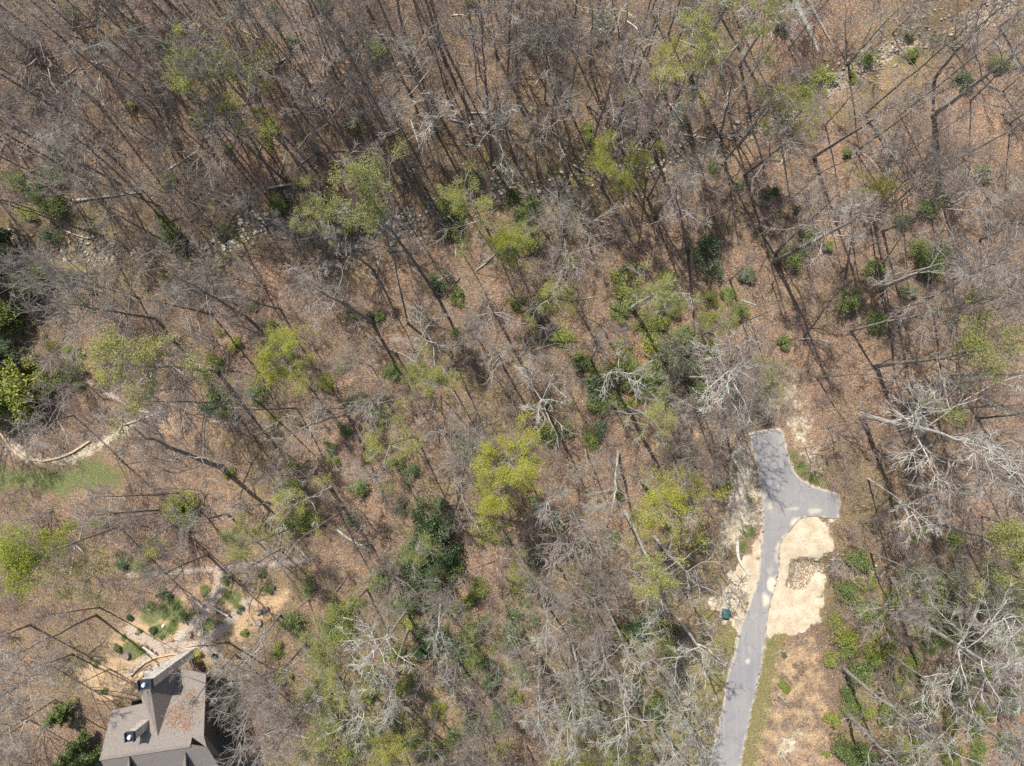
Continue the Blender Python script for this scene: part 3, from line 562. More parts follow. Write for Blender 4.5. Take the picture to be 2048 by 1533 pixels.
# ------------------------------------------------------------------ shrubs and evergreens
def shrub_proto(seed, R, n, mat, hfac=.9, size=.16, lobes=9):
    rng = np.random.default_rng(seed); c = unit(rng.normal(0, 1, (lobes, 3))) * rng.uniform(.3, .72, (lobes, 1)) * R; c[:, 2] = np.abs(c[:, 2]) * hfac + R * .35
    rad = rng.uniform(.28, .5, lobes) * R; i = rng.integers(0, lobes, n); d = unit(rng.normal(0, 1, (n, 3)) + [0, 0, .25]); p = c[i] + d * (rad[i] * rng.uniform(.3, 1.3, n) ** .7)[:, None]
    p[:, 2] = np.maximum(p[:, 2], .05); g = fbm(p[:, 0] + 9, p[:, 1] + p[:, 2], R * .4, seed, 2); p = p[g > .43]
    m = 10; ci = rng.integers(0, lobes, m); L = np.linalg.norm(c[ci], axis=1) * 1.15
    A, RA = walk(rng, np.array([[0, 0, -.1]] * m) * 1., unit(c[ci]), L, np.full(m, .03), np.full(m, .01), 6, .12, 0)
    q, dd, l, r = spawn(rng, A, RA, 7, .3, .6, .4, L); B, RB = walk(rng, q, dd, l, np.full(len(l), .012), np.full(len(l), .007), 4, .12, .03)
    return [mesh_np('stems', *join([tubes(A, RA, 4), tubes(B, RB, 3)]), MTWIG), mesh_np('foliage', *leaves(rng, p, size, .03, .5), mat)]
SH = {}
for key, mat, n in (('e', MDARK, 4200), ('m', MGRN, 3400), ('y', MOLIVE, 3200), ('s', MSPAR, 1700)):
    SH[key] = {R: [shrub_proto(500 + ord(key) * 3 + R * 31 + j, float(R), int(n * (1, 1, 2.4)[R - 1]), mat, size=(.11, .16, .19)[R - 1], lobes=(6, 9, 14)[R - 1]) for j in range(2)] for R in (1, 2, 3)}
SADJ = {'e': 'dark evergreen shrub', 'm': 'green leafy shrub', 'y': 'yellow-green shrub', 's': 'thin shrub with fresh pale leaves'}
NSH = [0]
def shrub(px, py, r, k, name=None, adj=None, tall=1., label=None):
    gd = min(float(poly_sd(np.array([P(px, py).x]), np.array([P(px, py).y]), q)[0]) for q in (GARD, GSOIL))
    if r < 15 and gd < 0: r *= .72
    b = G(px, py); Rm = r * .05 * 1.22; R = 1 if Rm < 1.05 else 2 if Rm < 1.9 else 3; ms = SH[k][R][NSH[0] % 2]; NSH[0] += 1
    s = Rm / R; o = empty(name or ('evergreen_shrub' if k == 'e' else 'shrub'), b); o.scale = (s * rnd.uniform(.8, 1.3), s * rnd.uniform(.8, 1.3), s * tall); o.rotation_euler = (0, 0, rnd.uniform(0, 6.28))
    obj('stems', ms[0], o); obj('foliage', ms[1], o)
    reglab(o, px, py, adj or SADJ[k], 'shrub', 'shrubs on the forest floor', label)
SL = [
 # thicket of evergreens left of the centre bottom
 (848,1012,26,'e',1.5),(872,1058,38,'e',1.7),(838,1100,40,'e',1.5),(893,1098,34,'e',1.5),(868,1140,38,'e',1.5),(822,1150,30,'e',1.2),(912,1130,22,'m',1.2),(830,1190,30,'e',1.2),(872,1200,26,'e',1),(800,1010,18,'e',1),(880,1010,16,'e',1),(970,890,16,'m',1.2),(948,1262,24,'m',1),
 (870,1265,30,'e',1),(905,1290,28,'e',1),(845,1290,24,'e',1),(950,1310,26,'m',1),(985,1345,24,'e',1),(940,1350,18,'m',1),(947,1440,28,'e',1),(905,1470,22,'m',1),(824,1356,24,'y',1),(752,1345,24,'m',1),(682,1244,36,'y',.8),(594,1234,28,'m',1),
 (540,1176,9,'m',1),(617,1171,22,'m',.8),(780,1460,30,'y',.8),(830,1480,26,'m',.8),(650,1520,26,'e',.8),(700,1500,30,'y',.7),(655,1470,24,'s',.8),(640,1400,24,'s',.8),(550,1300,16,'y',.8),(720,1200,20,'s',.8),(760,1160,22,'m',.8),
 # bottom middle
 (1036,1237,30,'e',1),(1020,1280,26,'m',1),(1187,1180,18,'m',1),(1289,1240,34,'e',.9),(1260,1262,20,'y',.8),(1319,1284,28,'y',.8),(1345,1270,16,'m',.8),(1045,1340,22,'m',.8),(1306,1402,26,'m',.9),(1270,1390,16,'e',.8),(1319,1446,16,'m',.8),(1189,1369,15,'m',.8),(1075,1110,24,'e',.8),
 (1050,1165,22,'m',.8),(1150,1140,16,'s',.8),(1160,1230,18,'s',.8),(1010,1170,22,'s',.8),(970,1180,20,'s',.8),(1000,1420,20,'m',.8),(1010,1500,24,'s',.8),(1160,1490,26,'s',.8),(1110,1050,16,'m',.8),
 # centre band
 (1208,778,30,'e',1),(1245,745,34,'m',1),(1285,770,32,'e',1),(1320,730,34,'m',1),(1350,690,32,'m',1),(1372,675,26,'m',1),(1300,690,30,'y',.8),(1235,700,22,'s',.8),(1370,745,28,'e',.9),(1398,790,24,'m',.9),(1330,800,22,'y',.8),
 (1245,570,28,'y',.8),(1262,600,26,'m',.9),(1290,640,28,'y',.8),(1330,560,26,'y',.8),(1340,610,30,'m',.9),(1230,620,16,'m',.8),(1404,508,28,'e',1.3),(1425,545,20,'e',1),(1414,603,20,'y',1),(1425,632,14,'y',.9),(1489,553,16,'e',1),(1474,620,24,'m',.9),(1455,590,18,'m',.8),(1400,640,18,'y',.8),
 (1066,630,22,'m',1),(1095,600,24,'y',.9),(1130,590,20,'s',.9),(1035,600,16,'y',.8),(1060,480,26,'y',.9),(1020,500,24,'m',1),(1045,440,22,'m',1),(1065,415,20,'m',1),(935,380,20,'m',1),(915,425,24,'m',1),(950,360,20,'e',.8),(905,470,16,'m',.9),
 (882,568,24,'e',1.2),(915,590,16,'m',.8),(710,630,18,'m',.8),(740,635,12,'e',.8),(543,655,20,'m',.8),(508,610,14,'m',.8),(560,410,22,'m',.9),(595,375,12,'y',.8),(645,400,14,'m',.8),(655,430,22,'y',.9),(700,460,18,'m',.8),
 (1099,865,26,'y',.9),(1130,860,16,'m',.8),(1045,890,20,'m',.9),(1052,915,18,'y',.9),(755,815,24,'e',.9),(730,790,16,'y',.8),(770,840,14,'m',.8),(690,860,18,'m',.8),(672,918,14,'y',.8),(665,890,16,'m',.8),(832,740,20,'m',.8),(860,745,18,'y',.8),(790,740,24,'m',.8),(480,690,14,'y',.8),
 (795,925,16,'m',.8),(820,945,18,'e',.8),(710,1040,18,'e',.8),(720,975,24,'m',.8),(600,1040,26,'m',.8),(585,920,14,'y',.8),(610,1060,16,'y',.8),(1240,990,12,'m',.8),(1180,880,20,'m',.8),(1200,860,16,'e',.8),(1225,1080,14,'m',.8),(1160,1100,24,'e',.8),(1400,1090,16,'s',.8),(930,900,20,'m',1),(975,905,22,'m',1.2),
 # left
 (110,1010,1,'m',1),(375,1010,34,'y',.9),(385,1035,24,'m',.8),(320,1090,26,'y',.8),(285,1130,24,'m',.8),(250,1120,18,'e',.8),(470,1072,18,'e',1),(205,1050,16,'y',.8),(440,790,22,'m',.8),(430,820,24,'e',.8),(460,825,16,'y',.8),(150,740,26,'m',.8),(160,770,18,'m',.7),(205,765,18,'y',.7),(150,700,18,'m',.8),(110,690,18,'s',.8),
 (345,470,24,'m',1),(365,490,20,'e',1),(455,460,18,'e',1),(330,440,16,'m',.8),(370,510,12,'m',.8),(120,420,26,'m',.9),(95,400,24,'m',.8),(110,470,20,'e',.8),(60,430,18,'y',.8),(165,600,14,'m',.8),(140,565,20,'m',.9),(85,540,20,'m',1),
 (110,310,20,'m',.8),(115,355,26,'m',.8),(40,370,26,'m',.8),(80,380,24,'e',.8),(340,370,16,'y',.8),(590,90,14,'m',.8),(650,5,12,'m',1),(20,210,12,'m',.8),(400,240,20,'m',.7),
 # upper right
 (1535,392,20,'e',1),(1575,525,27,'m',1),(1600,505,18,'e',.8),(1618,470,18,'m',.8),(1650,490,14,'m',.7),(1748,538,16,'m',1),(1843,520,36,'m',1.1),(1865,545,20,'y',.9),(1825,500,20,'y',.9),(1798,443,20,'m',.9),(1850,420,24,'m',.8),(1885,405,16,'y',.8),(1880,395,10,'y',.7),(1683,605,30,'m',1.2),(1741,645,24,'m',1),
 (1564,685,14,'m',.8),(1812,70,20,'m',.9),(1730,120,22,'y',.8),(1870,75,10,'m',.8),(1700,155,14,'y',.8),(1640,170,26,'y',.7),(1600,190,26,'y',.7),(1570,215,22,'y',.7),(1990,130,22,'m',.8),(1925,165,16,'e',.8),(1820,115,16,'m',.8),(1960,350,16,'m',.8),(1690,310,12,'m',.8),(1560,60,12,'e',.8),(1815,585,14,'m',.8),
 # right lower
 (1826,1061,20,'y',.9),(1903,1073,22,'m',.9),(1708,1116,24,'m',.9),(1690,1180,26,'m',.9),(1725,1160,22,'y',.9),(1681,1265,30,'y',1),(1690,1290,22,'m',1),(1660,1322,16,'y',.9),(1711,1330,30,'m',1),(1740,1310,24,'y',.9),(1751,1280,26,'y',1),(1725,1215,24,'m',1),(1558,1365,10,'y',.8),(1568,1378,9,'y',.8),(1658,1440,16,'y',1),
 (1700,1410,22,'m',.9),(1690,1380,20,'m',.9),(1861,1185,34,'y',.9),(1871,1245,34,'y',.9),(1850,1280,24,'m',.9),(2000,1200,34,'m',.9),(1990,1240,24,'e',.9),(1700,1500,34,'m',1),(1735,1520,24,'e',.9),(1810,1500,36,'y',.9),(1950,1420,22,'y',1),(1770,1420,26,'m',.9),(1830,1400,24,'m',.9),(1900,1500,24,'y',.8),(2010,1400,26,'m',.9),(1940,1330,30,'y',.9),
 (1780,1360,26,'y',.9),(1650,1510,8,'y',.8),(1565,1310,7,'e',.6),(1905,1150,20,'m',.8),(1960,1280,24,'y',.8),(2020,1320,24,'m',.8),(2030,1110,24,'y',.8),(1980,1160,22,'m',.8),(1665,1240,18,'y',.8),(1950,1490,18,'m',.8),(2000,1480,20,'y',.8),(1780,1190,20,'m',.8),(1620,1250,1,'y',.8),
 # beside the road and in the garden
 (1400,1230,22,'s',.6),(1440,970,14,'m',.6),(1600,930,6,'m',.5),(1535,775,22,'s',.8),(1555,735,18,'s',.7),
 (334,1188,13,'e',1),(263,1232,12,'e',.9),(372,1235,12,'e',1),(310,1261,12,'e',.9),(278,1262,9,'m',.8),(235,1295,13,'e',.9),(456,1159,10,'m',.9),(524,1148,9,'m',.9),(480,1217,11,'m',.9),(437,1222,9,'e',.8),(541,1176,9,'m',.9),(491,1264,12,'m',.8),(195,1330,8,'m',.8),(208,1382,9,'m',.8),(313,1345,5,'m',.8),(345,1243,9,'m',.7),(325,1275,6,'m',.8),(352,1213,10,'m',.7),
 (340,1322,6,'y',.7),(352,1320,6,'y',.7),(362,1318,5,'m',.7),
]
for px, py, r, k, tl in SL:
    if r > 2: shrub(px, py, r, k, tall=tl)
shrub(388, 1321, 17, 'm', 'flowering_bush', tall=1.7, label='bush covered in vivid yellow flowers beside the patio behind the house')
bpy.data.objects['flowering_bush']['category'] = 'bush'
YB = shrub_proto(4242, .62, 3800, MYEL, size=.11, lobes=10); bpy.data.objects['flowering_bush'].scale = (1, 1, 1.5)
bpy.data.objects['flowering_bush'].location = G(394, 1308)
for ch in bpy.data.objects['flowering_bush'].children:
    if ch.name.startswith('foliage'):
        ch.data = YB[1]
    else: ch.data = YB[0]
for i, (a0, b0, a1, b1, n) in enumerate([(0, 0, 1480, 420, 26), (420, 620, 1200, 1150, 26), (560, 1150, 1440, 1520, 30), (1690, 1120, 2048, 1520, 26), (1180, 640, 1430, 820, 18), (560, 1160, 1040, 1510, 22), (1000, 520, 1480, 700, 10)]):
    c = 0
    while c < n:
        px, py = rnd.uniform(a0, a1), rnd.uniform(b0, b1); p = P(px, py)
        if any(float(poly_sd(np.array([p.x]), np.array([p.y]), pl)[0]) < m for pl, m in CLEAR): c += .2; continue
        shrub(px, py, rnd.uniform(10, 24), rnd.choice('mmsyy'), tall=.8); c += 1

# evergreen trees (hemlocks on the left edge, two young pines by the house)
def conifer(seed, h, R, mat, n):
    rng = np.random.default_rng(seed); tp = np.zeros((1, 10, 3)); tp[0, :, 2] = np.linspace(-.2, h, 10); tp[0, :, :2] = np.cumsum(rng.normal(0, .04, (10, 2)), 0)
    tr = np.linspace(h * .018, .02, 10)[None]; m = int(h * 7); t = .12 + .85 * rng.random(m); az = rng.random(m) * 6.28; L = R * (1.05 - t) ** .75 * rng.uniform(.7, 1.15, m)
    d = np.stack([np.cos(az), np.sin(az), np.full(m, .12)], 1); p0 = np.stack([np.interp(t, np.linspace(0, 1, 10), tp[0, :, 0]), np.interp(t, np.linspace(0, 1, 10), tp[0, :, 1]), t * h], 1)
    A, RA = walk(rng, p0, d, L, np.full(m, .03), np.full(m, .01), 7, .10, -.03)
    p, dd, l, r = spawn(rng, A, RA, 6, .15, .7, .33, L); B, RB = walk(rng, p, dd, l, np.full(len(l), .012), np.full(len(l), .006), 4, .1, 0)
    i = rng.integers(0, len(l), n); k = rng.integers(0, 4, n); c = B[i, k]
    return [mesh_np('trunk', *tubes(tp, tr, 8), MBARK, True), mesh_np('crown', *join([tubes(A, RA, 4), tubes(B, RB, 3)]), MTWIG), mesh_np('foliage', *leaves(rng, c, .2, .16, .4), mat)]
BUSHY = [shrub_proto(900 + k, 2.6, 15000, m_, hfac=1.5, size=.2, lobes=22) for k, m_ in enumerate((MOLIVE, MGRN))]
CH = [conifer(41, 12, 3.0, MDARK, 42000), conifer(43, 8, 2.6, MGRN, 34000)]
for px, py, ci, s, name, lab in [
 (12, 470, 0, .85, 'hemlock_tree', 'dark hemlock, uppermost of the dense evergreens on the left edge'), (30, 540, 0, .8, 'hemlock_tree', 'dark hemlock filling the deep shade below the topmost one on the left edge'),
 (25, 640, 3, 1., 'evergreen_tree', 'grey-green evergreen at the left edge beside the fan-twigged bare tree'), (80, 575, 3, .8, 'evergreen_tree', 'smaller evergreen just right of the left-edge evergreens'),
 (40, 715, 0, .6, 'hemlock_tree', 'grey-green hemlock above the pale green tree at the left edge'), (-20, 560, 0, .9, 'hemlock_tree', 'hemlock cut off by the left edge among the dark evergreens'),
 (60, 775, 2, 1.35, 'evergreen_tree', 'full yellowish-green evergreen left above the curved garden wall'), (20, 820, 3, .9, 'evergreen_tree', 'green evergreen at the left edge touching the curved garden wall'), (118, 760, 3, .65, 'evergreen_tree', 'smaller green evergreen right of the full one above the garden wall'),
 (142, 1418, 1, .5, 'pine_tree', 'small bright green pine left of the house roof'), (190, 1490, 1, .8, 'pine_tree', 'larger green pine against the left corner of the house')]:
    o = empty(name, G(px, py)); o.scale = (s, s, s); o.rotation_euler = (0, 0, rnd.uniform(0, 6))
    if ci > 1: obj('trunk', BUSHY[ci - 2][0], o); obj('crown', BUSHY[ci - 2][1], o)
    else: t = obj('trunk', CH[ci][0], o); c = obj('crown', CH[ci][1], o); obj('foliage', CH[ci][2], c)
    reglab(o, px, py, '', 'tree', None, lab)
#@@LOGS
# ------------------------------------------------------------------ fallen logs and branches
def logmesh(a, b, w, seed, limbs=0, curve=0., mat=None, lift=0.):
    rng = np.random.default_rng(seed); n = 12; t = np.linspace(0, 1, n); d = b - a; L = d.length
    side = Vector((-d.y, d.x, 0)).normalized()
    base = np.array([(a + d * x + side * (curve * L * math.sin(x * math.pi)))[:] for x in t]) - np.array(a[:])
    base[:, :2] += np.cumsum(rng.normal(0, .02 * L / n, (n, 2)), 0) * 1.0
    r = w / 2 * (1.0 - .62 * t) + .004
    base[:, 2] += np.maximum.accumulate(0 * t) + r * .75 + lift * t
    A = base[None]; RA = r[None]; out = [tubes(A, RA, 8)]
    if limbs:
        p, dd, l, q = spawn(rng, A, RA, limbs, .45, .6, .35, np.array([L])); dd[:, 2] = np.abs(dd[:, 2]) * .5; B, RB = walk(rng, p, dd, l, np.clip(q * .5, .02, .06), np.full(len(l), .012), 7, .16, -.01)
        p, dd, l2, q = spawn(rng, B, RB, 5, .2, .6, .5, l); D, RD = walk(rng, p, dd, l2, np.full(len(l2), .02), np.full(len(l2), .009), 5, .16, 0)
        p, dd, l3, q = spawn(rng, D, RD, 3, .2, .6, .6, l2); E, RE = walk(rng, p, dd, l3, np.full(len(l3), .011), np.full(len(l3), .007), 4, .14, 0)
        out += [tubes(B, RB, 4), tubes(D, RD, 3), tubes(E, RE, 3)]
    # end caps
    v, f = join(out)
    cap = np.arange(8)
    f = np.concatenate([f, [[0, 1, 2, 3], [0, 3, 4, 5], [0, 5, 6, 7], [88, 91, 90, 89], [88, 93, 92, 91], [88, 95, 94, 93]]])
    return mesh_np('log', v, f, mat or MBARKW, False)
def log(x0, y0, x1, y1, w, mat=None, limbs=0, curve=0., label=None, adj='fallen pale log', lift=0., name='fallen_log', cat='log'):
    a, b = G(x0, y0), G(x1, y1); o = obj(name, logmesh(a, b, w * .05, int(x0 * 3 + y0), limbs, curve, mat, lift), None, a)
    reglab(o, (x0 + x1) / 2, (y0 + y1) / 2, adj, cat, 'fallen trunks and branches' if cat == 'log' else None, label)
LG = [(147,403,295,385,6,0,0),(534,378,640,366,6,0,.02),(612,400,744,480,5,5,.04),(512,438,619,455,5,0,.03),(500,152,580,115,8,0,0),(597,85,659,235,6,0,-.03),(662,337,802,260,5,4,0),(642,118,768,178,4,0,0),(1204,270,1290,175,4,0,.03),
 (1580,-10,1652,152,11,3,.02),(1608,-10,1668,97,7,0,0),(937,1216,1023,1186,7,0,.05),(1480,600,1512,611,4,0,0),(1596,679,1655,684,4,6,.05),(1548,1398,1577,1441,4,0,0),(1553,1385,1572,1405,3,0,0),(1560,1505,1585,1545,4,0,.04),
 (912,1030,950,1150,4,0,.04),(670,1056,740,1100,6,8,-.04),(1333,265,1430,280,5,3,0),(1330,1268,1350,1300,4,0,0),(1270,300,1330,200,3,0,0),(60,740,20,800,4,0,0),(1258,385,1294,400,4,0,0),(820,235,850,330,3,0,0),(900,240,1010,262,4,3,0),(745,225,800,175,3,0,0),
 (1145,330,1180,350,5,0,0),(1560,330,1575,300,3,0,0),(300,575,360,590,3,0,0),(560,350,575,300,3,0,0),(600,330,640,300,4,0,0),(585,230,640,195,3,0,0),(330,345,400,300,4,4,0),(260,160,360,170,3,0,0),(120,60,200,90,3,3,0),(480,60,560,95,3,0,0),
 (1700,600,1720,650,3,0,.06),(1863,683,1886,585,3,0,.02),(1740,725,1790,760,3,0,0),(1540,60,1545,82,3,0,0),(1905,870,2020,858,3,0,0),(1800,1312,1830,1330,5,0,0),(760,1310,830,1318,3,0,0),(910,1057,990,1040,3,0,0),(1290,560,1250,520,3,0,0),(250,850,330,822,4,0,0),(320,780,375,785,4,0,.1),(650,100,640,145,3,0,0)]
for i, q in enumerate(LG):
    pale = i % 3 != 2
    log(q[0], q[1], q[2], q[3], q[4], MBARKW if pale else MTWIGP, q[5], q[6], adj=('fallen pale %s' if pale else 'fallen brown %s') % ('log' if q[4] > 4 else 'branch'))
log(1474, 1076, 1499, 1152, 8, MBARKW, 0, -.13, label='curved bleached log lying on the green bank left of the driveway', lift=0)
for i in range(95):
    px, py = rnd.uniform(20, 1480), rnd.uniform(20, 1500); p = P(px, py)
    if any(float(poly_sd(np.array([p.x]), np.array([p.y]), pl)[0]) < m for pl, m in CLEAR): continue
    a = rnd.uniform(0, 6.28); l = rnd.uniform(25, 95)
    log(px, py, px + l * math.cos(a), py + l * math.sin(a), rnd.uniform(2, 4.6), rnd.choice([MBARKW, MTWIGP, MTWIG, MTWIGW]), rnd.choice([0, 0, 3]), rnd.uniform(-.06, .06), adj='thin fallen branch')

# loose twigs all over the floor: nobody could count them
rng = np.random.default_rng(99); n = 9000
pp = np.stack([rng.uniform(-60, 52, n), rng.uniform(-40, 44, n)], 1)
keep = np.ones(n, bool)
for pl in (ROADM, SANDE, SANDW, HOUSEM, LAWN): keep &= poly_sd(pp[:, 0], pp[:, 1], pl) > .4
pp = pp[keep]; n = len(pp); az = rng.uniform(0, 6.28, n); L = rng.uniform(.3, 1.7, n)
A, RA = walk(rng, np.column_stack([pp, terr(pp[:, 0], pp[:, 1]) + .04]), np.stack([np.cos(az), np.sin(az), np.zeros(n)], 1), L, rng.uniform(.008, .022, n), np.full(n, .005), 4, .18, 0)
A[:, :, 2] = terr(A[:, :, 0], A[:, :, 1]) + .03 + rng.uniform(0, .05, (n, 1))
o = obj('twig_litter', mesh_np('twig_litter', *tubes(A, RA, 3), MTWIGW)); o['kind'] = 'stuff'; o['label'] = 'loose broken twigs strewn over the brown leaf litter'; o['category'] = 'twigs'
# curled dead leaves: stuff
n = 110000; pp = np.stack([rng.uniform(-60, 54, n), rng.uniform(-41, 44, n)], 1); keep = np.ones(n, bool)
for pl in (ROADM, SANDE, SANDW, SANDN, BANKL, HOUSEM, LAWN, GARD, GSOIL): keep &= poly_sd(pp[:, 0], pp[:, 1], pl) > .3
pp = pp[keep]; pp = pp[fbm(pp[:, 0], pp[:, 1], 2.2, 61, 2) > .40]
ML = leaf_mat("dead_leaf", [(0, (.13, .085, .06)), (.35, (.27, .185, .13)), (.7, (.42, .31, .22)), (1, (.66, .55, .42))], .15)
o = obj('leaf_litter', mesh_np('leaf_litter', *leaves(rng, np.column_stack([pp, terr(pp[:, 0], pp[:, 1]) + .05]), .125, .012, 1.2), ML)); o['kind'] = 'stuff'; o['label'] = 'curled brown dead leaves carpeting the forest floor'; o['category'] = 'leaves'

def scatter(n, seed, cut, sc, pls, gap=.5, box=(-60, 54, -41, 48)):
    r = np.random.default_rng(seed); q = np.stack([r.uniform(box[0], box[1], n), r.uniform(box[2], box[3], n)], 1); k = fbm(q[:, 0], q[:, 1], sc, seed, 3) > cut
    for pl in pls: k &= poly_sd(q[:, 0], q[:, 1], pl) > gap
    return q[k], r
OPEN = (ROADM, SANDE, SANDW, SANDN, HOUSEM, LAWN, GARD, LEAFR, BANKL)
q, r = scatter(8200, 71, .42, 5.5, OPEN + (GSOIL,)); n = len(q); k = 9
base = np.repeat(np.column_stack([q, terr(q[:, 0], q[:, 1])]), k, 0) + r.normal(0, .22, (n * k, 3)) * [1, 1, 0]; hgt = np.repeat(r.uniform(.7, 2.6, n), k) * r.uniform(.6, 1.1, n * k)
A, RA = walk(r, base, np.stack([r.normal(0, .45, n * k), r.normal(0, .45, n * k), np.ones(n * k)], 1), hgt, np.full(n * k, .011), np.full(n * k, .007), 5, .16, -.02)
p, d, l, _r = spawn(r, A, RA, 3, .3, .8, .38, hgt); B, RB = walk(r, p, d, l, np.full(len(l), .008), np.full(len(l), .005), 3, .15, 0)
o = obj('underbrush', mesh_np('underbrush', *join([tubes(A, RA, 3), tubes(B, RB, 3)]), MTWIGP)); o['kind'] = 'stuff'; o['label'] = 'tangled grey-brown twiggy underbrush between the trees'; o['category'] = 'brush'
q, r = scatter(230000, 83, .535, 3.2, OPEN, .3); near = np.minimum(dist_line(q[:, 0], q[:, 1], CREEK), np.hypot(q[:, 0] + 10, q[:, 1] + 14) * .35); low = (q[:, 1] < -12) | (near < 5)
k = low | (r.random(len(q)) < .35); q = q[k]; z = terr(q[:, 0], q[:, 1]) + r.gamma(1.6, .22, len(q))
o = obj('ground_cover', mesh_np('ground_cover', *leaves(r, np.column_stack([q, z]), .105, .05, .6), MOLIVE)); o['kind'] = 'stuff'; o['label'] = 'patchy olive green leafy ground cover among the brush'; o['category'] = 'ground cover'

gp = [(330, 1225, 16), (350, 1240, 13), (300, 1215, 13), (365, 1225, 12), (283, 1297, 18), (252, 1275, 12), (412, 1180, 12), (455, 1190, 15), (475, 1213, 10), (315, 1268, 12), (352, 1210, 14), (398, 1228, 8), (440, 1240, 12), (262, 1310, 10), (340, 1262, 10), (1605, 938, 12), (1630, 957, 12), (1492, 1060, 16), (1482, 1095, 12), (1540, 785, 22), (1560, 820, 16), (1505, 835, 8), (1640, 1010, 1), (1500, 1000, 10), (1455, 975, 12), (1470, 940, 10)]
q = []
for a_, b_, c_ in gp:
    g = G(a_, b_); m = int(c_ * c_ * 2.2); ang = r.uniform(0, 6.28, m); rr_ = c_ * .05 * np.sqrt(r.random(m)) * r.uniform(.5, 1.35, m); q.append(np.column_stack([g.x + rr_ * np.cos(ang), g.y + rr_ * np.sin(ang)]))
q = np.concatenate(q); q = q[(fbm(q[:, 0], q[:, 1], .8, 12, 2) > .44) & (poly_sd(q[:, 0], q[:, 1], ROADM) > .15)]
o = obj('grass_tufts', mesh_np('grass_tufts', *leaves(r, np.column_stack([q, terr(q[:, 0], q[:, 1]) + r.gamma(1.4, .05, len(q))]), .10, .03, .5), MGRN)); o['kind'] = 'stuff'; o['label'] = 'fresh green grass tufts and seedlings in the garden beds and road banks'; o['category'] = 'grass'

# ------------------------------------------------------------------ rocks
import bmesh
def rock_proto(seed):
    rr = np.random.default_rng(seed); bm = bmesh.new(); bmesh.ops.create_icosphere(bm, subdivisions=3, radius=1); nz = unit(rr.normal(0, 1, (9, 3))); k = rr.uniform(.55, .95, 9)
    for v in bm.verts:
        c = np.array(v.co[:]); 
        for q, kk in zip(nz, k):
            s = c @ q
            if s > kk: c = c - q * (s - kk) * .9
        v.co = Vector(c * [1.15, .85, .6])
    me = bpy.data.meshes.new('rock'); bm.to_mesh(me); bm.free(); me.materials.append(MROCK); return me
RP = [rock_proto(i) for i in range(5)]
def rock(px, py, r, label=None, adj='pale creek rock'):
    b = G(px, py); o = obj('rock', RP[rnd.randrange(5)], None, (b.x, b.y, b.z + r * .05 * .25)); s = r * .05
    o.scale = (s, s, s); o.rotation_euler = (rnd.gauss(0, .15), rnd.gauss(0, .15), rnd.uniform(0, 6.28))
    reglab(o, px, py, adj, 'rock', 'pale stones along the creek' if not label else None, label)
rock(401, 1268, 7.5, 'large whitish boulder in the garden bed above the house'); rock(327, 1252, 4, 'small whitish boulder between evergreen bushes in the garden')
rock(1607, 1080, 2.6, 'single dark stone standing on the pale sand beside the driveway'); rock(1449, 1245, 6, 'flat grey slab of stone just below the green utility box')
for i in range(110):
    k = rnd.randrange(len(CREEK) - 2) + 1; t = rnd.random(); a, b = CREEK[k], CREEK[k + 1] if k + 1 < len(CREEK) else CREEK[k]
    x = a[0] + (b[0] - a[0]) * t + rnd.gauss(0, .8); y = a[1] + (b[1] - a[1]) * t + rnd.gauss(0, .8); px, py = toPX(x, y, 0)
    if 20 < px < 1660 and 20 < py < 1500: rock(px, py, rnd.uniform(2.5, 6.5) * (1 if rnd.random() < .8 else 1.3))
n = 1900; V = []; F = []; o_ = 0; ico = np.array([[1, 0, 0], [-1, 0, 0], [0, 1, 0], [0, -1, 0], [0, 0, 1], [0, 0, -1]]) * 1.; tri = np.array([[0, 2, 4], [2, 1, 4], [1, 3, 4], [3, 0, 4], [2, 0, 5], [1, 2, 5], [3, 1, 5], [0, 3, 5]])
cl = [(CREEK, 1.0)] * 8 + [(CREEK2, .7)]; cp = []
for i in range(n):
    c_, w = rnd.choice(cl); k = rnd.randrange(len(c_) - 1); t = rnd.random(); cp.append((c_[k][0] * (1 - t) + c_[k + 1][0] * t + rnd.gauss(0, w), c_[k][1] * (1 - t) + c_[k + 1][1] * t + rnd.gauss(0, w)))
rc = np.array(ROCKC); 
for i in range(0):
    q = (rnd.uniform(rc[:, 0].min(), rc[:, 0].max()), rnd.uniform(rc[:, 1].min(), rc[:, 1].max()))
    if float(poly_sd(np.array([q[0]]), np.array([q[1]]), ROCKC)[0]) < 0: cp.append(q)
cp = np.array([c for c in cp if float(poly_sd(np.array([c[0]]), np.array([c[1]]), ROADM)[0]) > .3]); zz = terr(cp[:, 0], cp[:, 1])
sz = rng.uniform(.07, .26, len(cp)); rot = rng.normal(0, 1, (len(cp), 6, 3)) * .25
V = (ico[None] * [1.2, .9, .6] + rot) * sz[:, None, None] + np.column_stack([cp, zz + .04])[:, None]; F = (tri[None] + np.arange(len(cp))[:, None, None] * 6).reshape(-1, 3)
o = obj('creek_gravel', mesh_np('creek_gravel', V.reshape(-1, 3), F, MROCK)); o['kind'] = 'stuff'; o['label'] = 'pale cobbles and gravel strewn along the creek bed'; o['category'] = 'gravel'
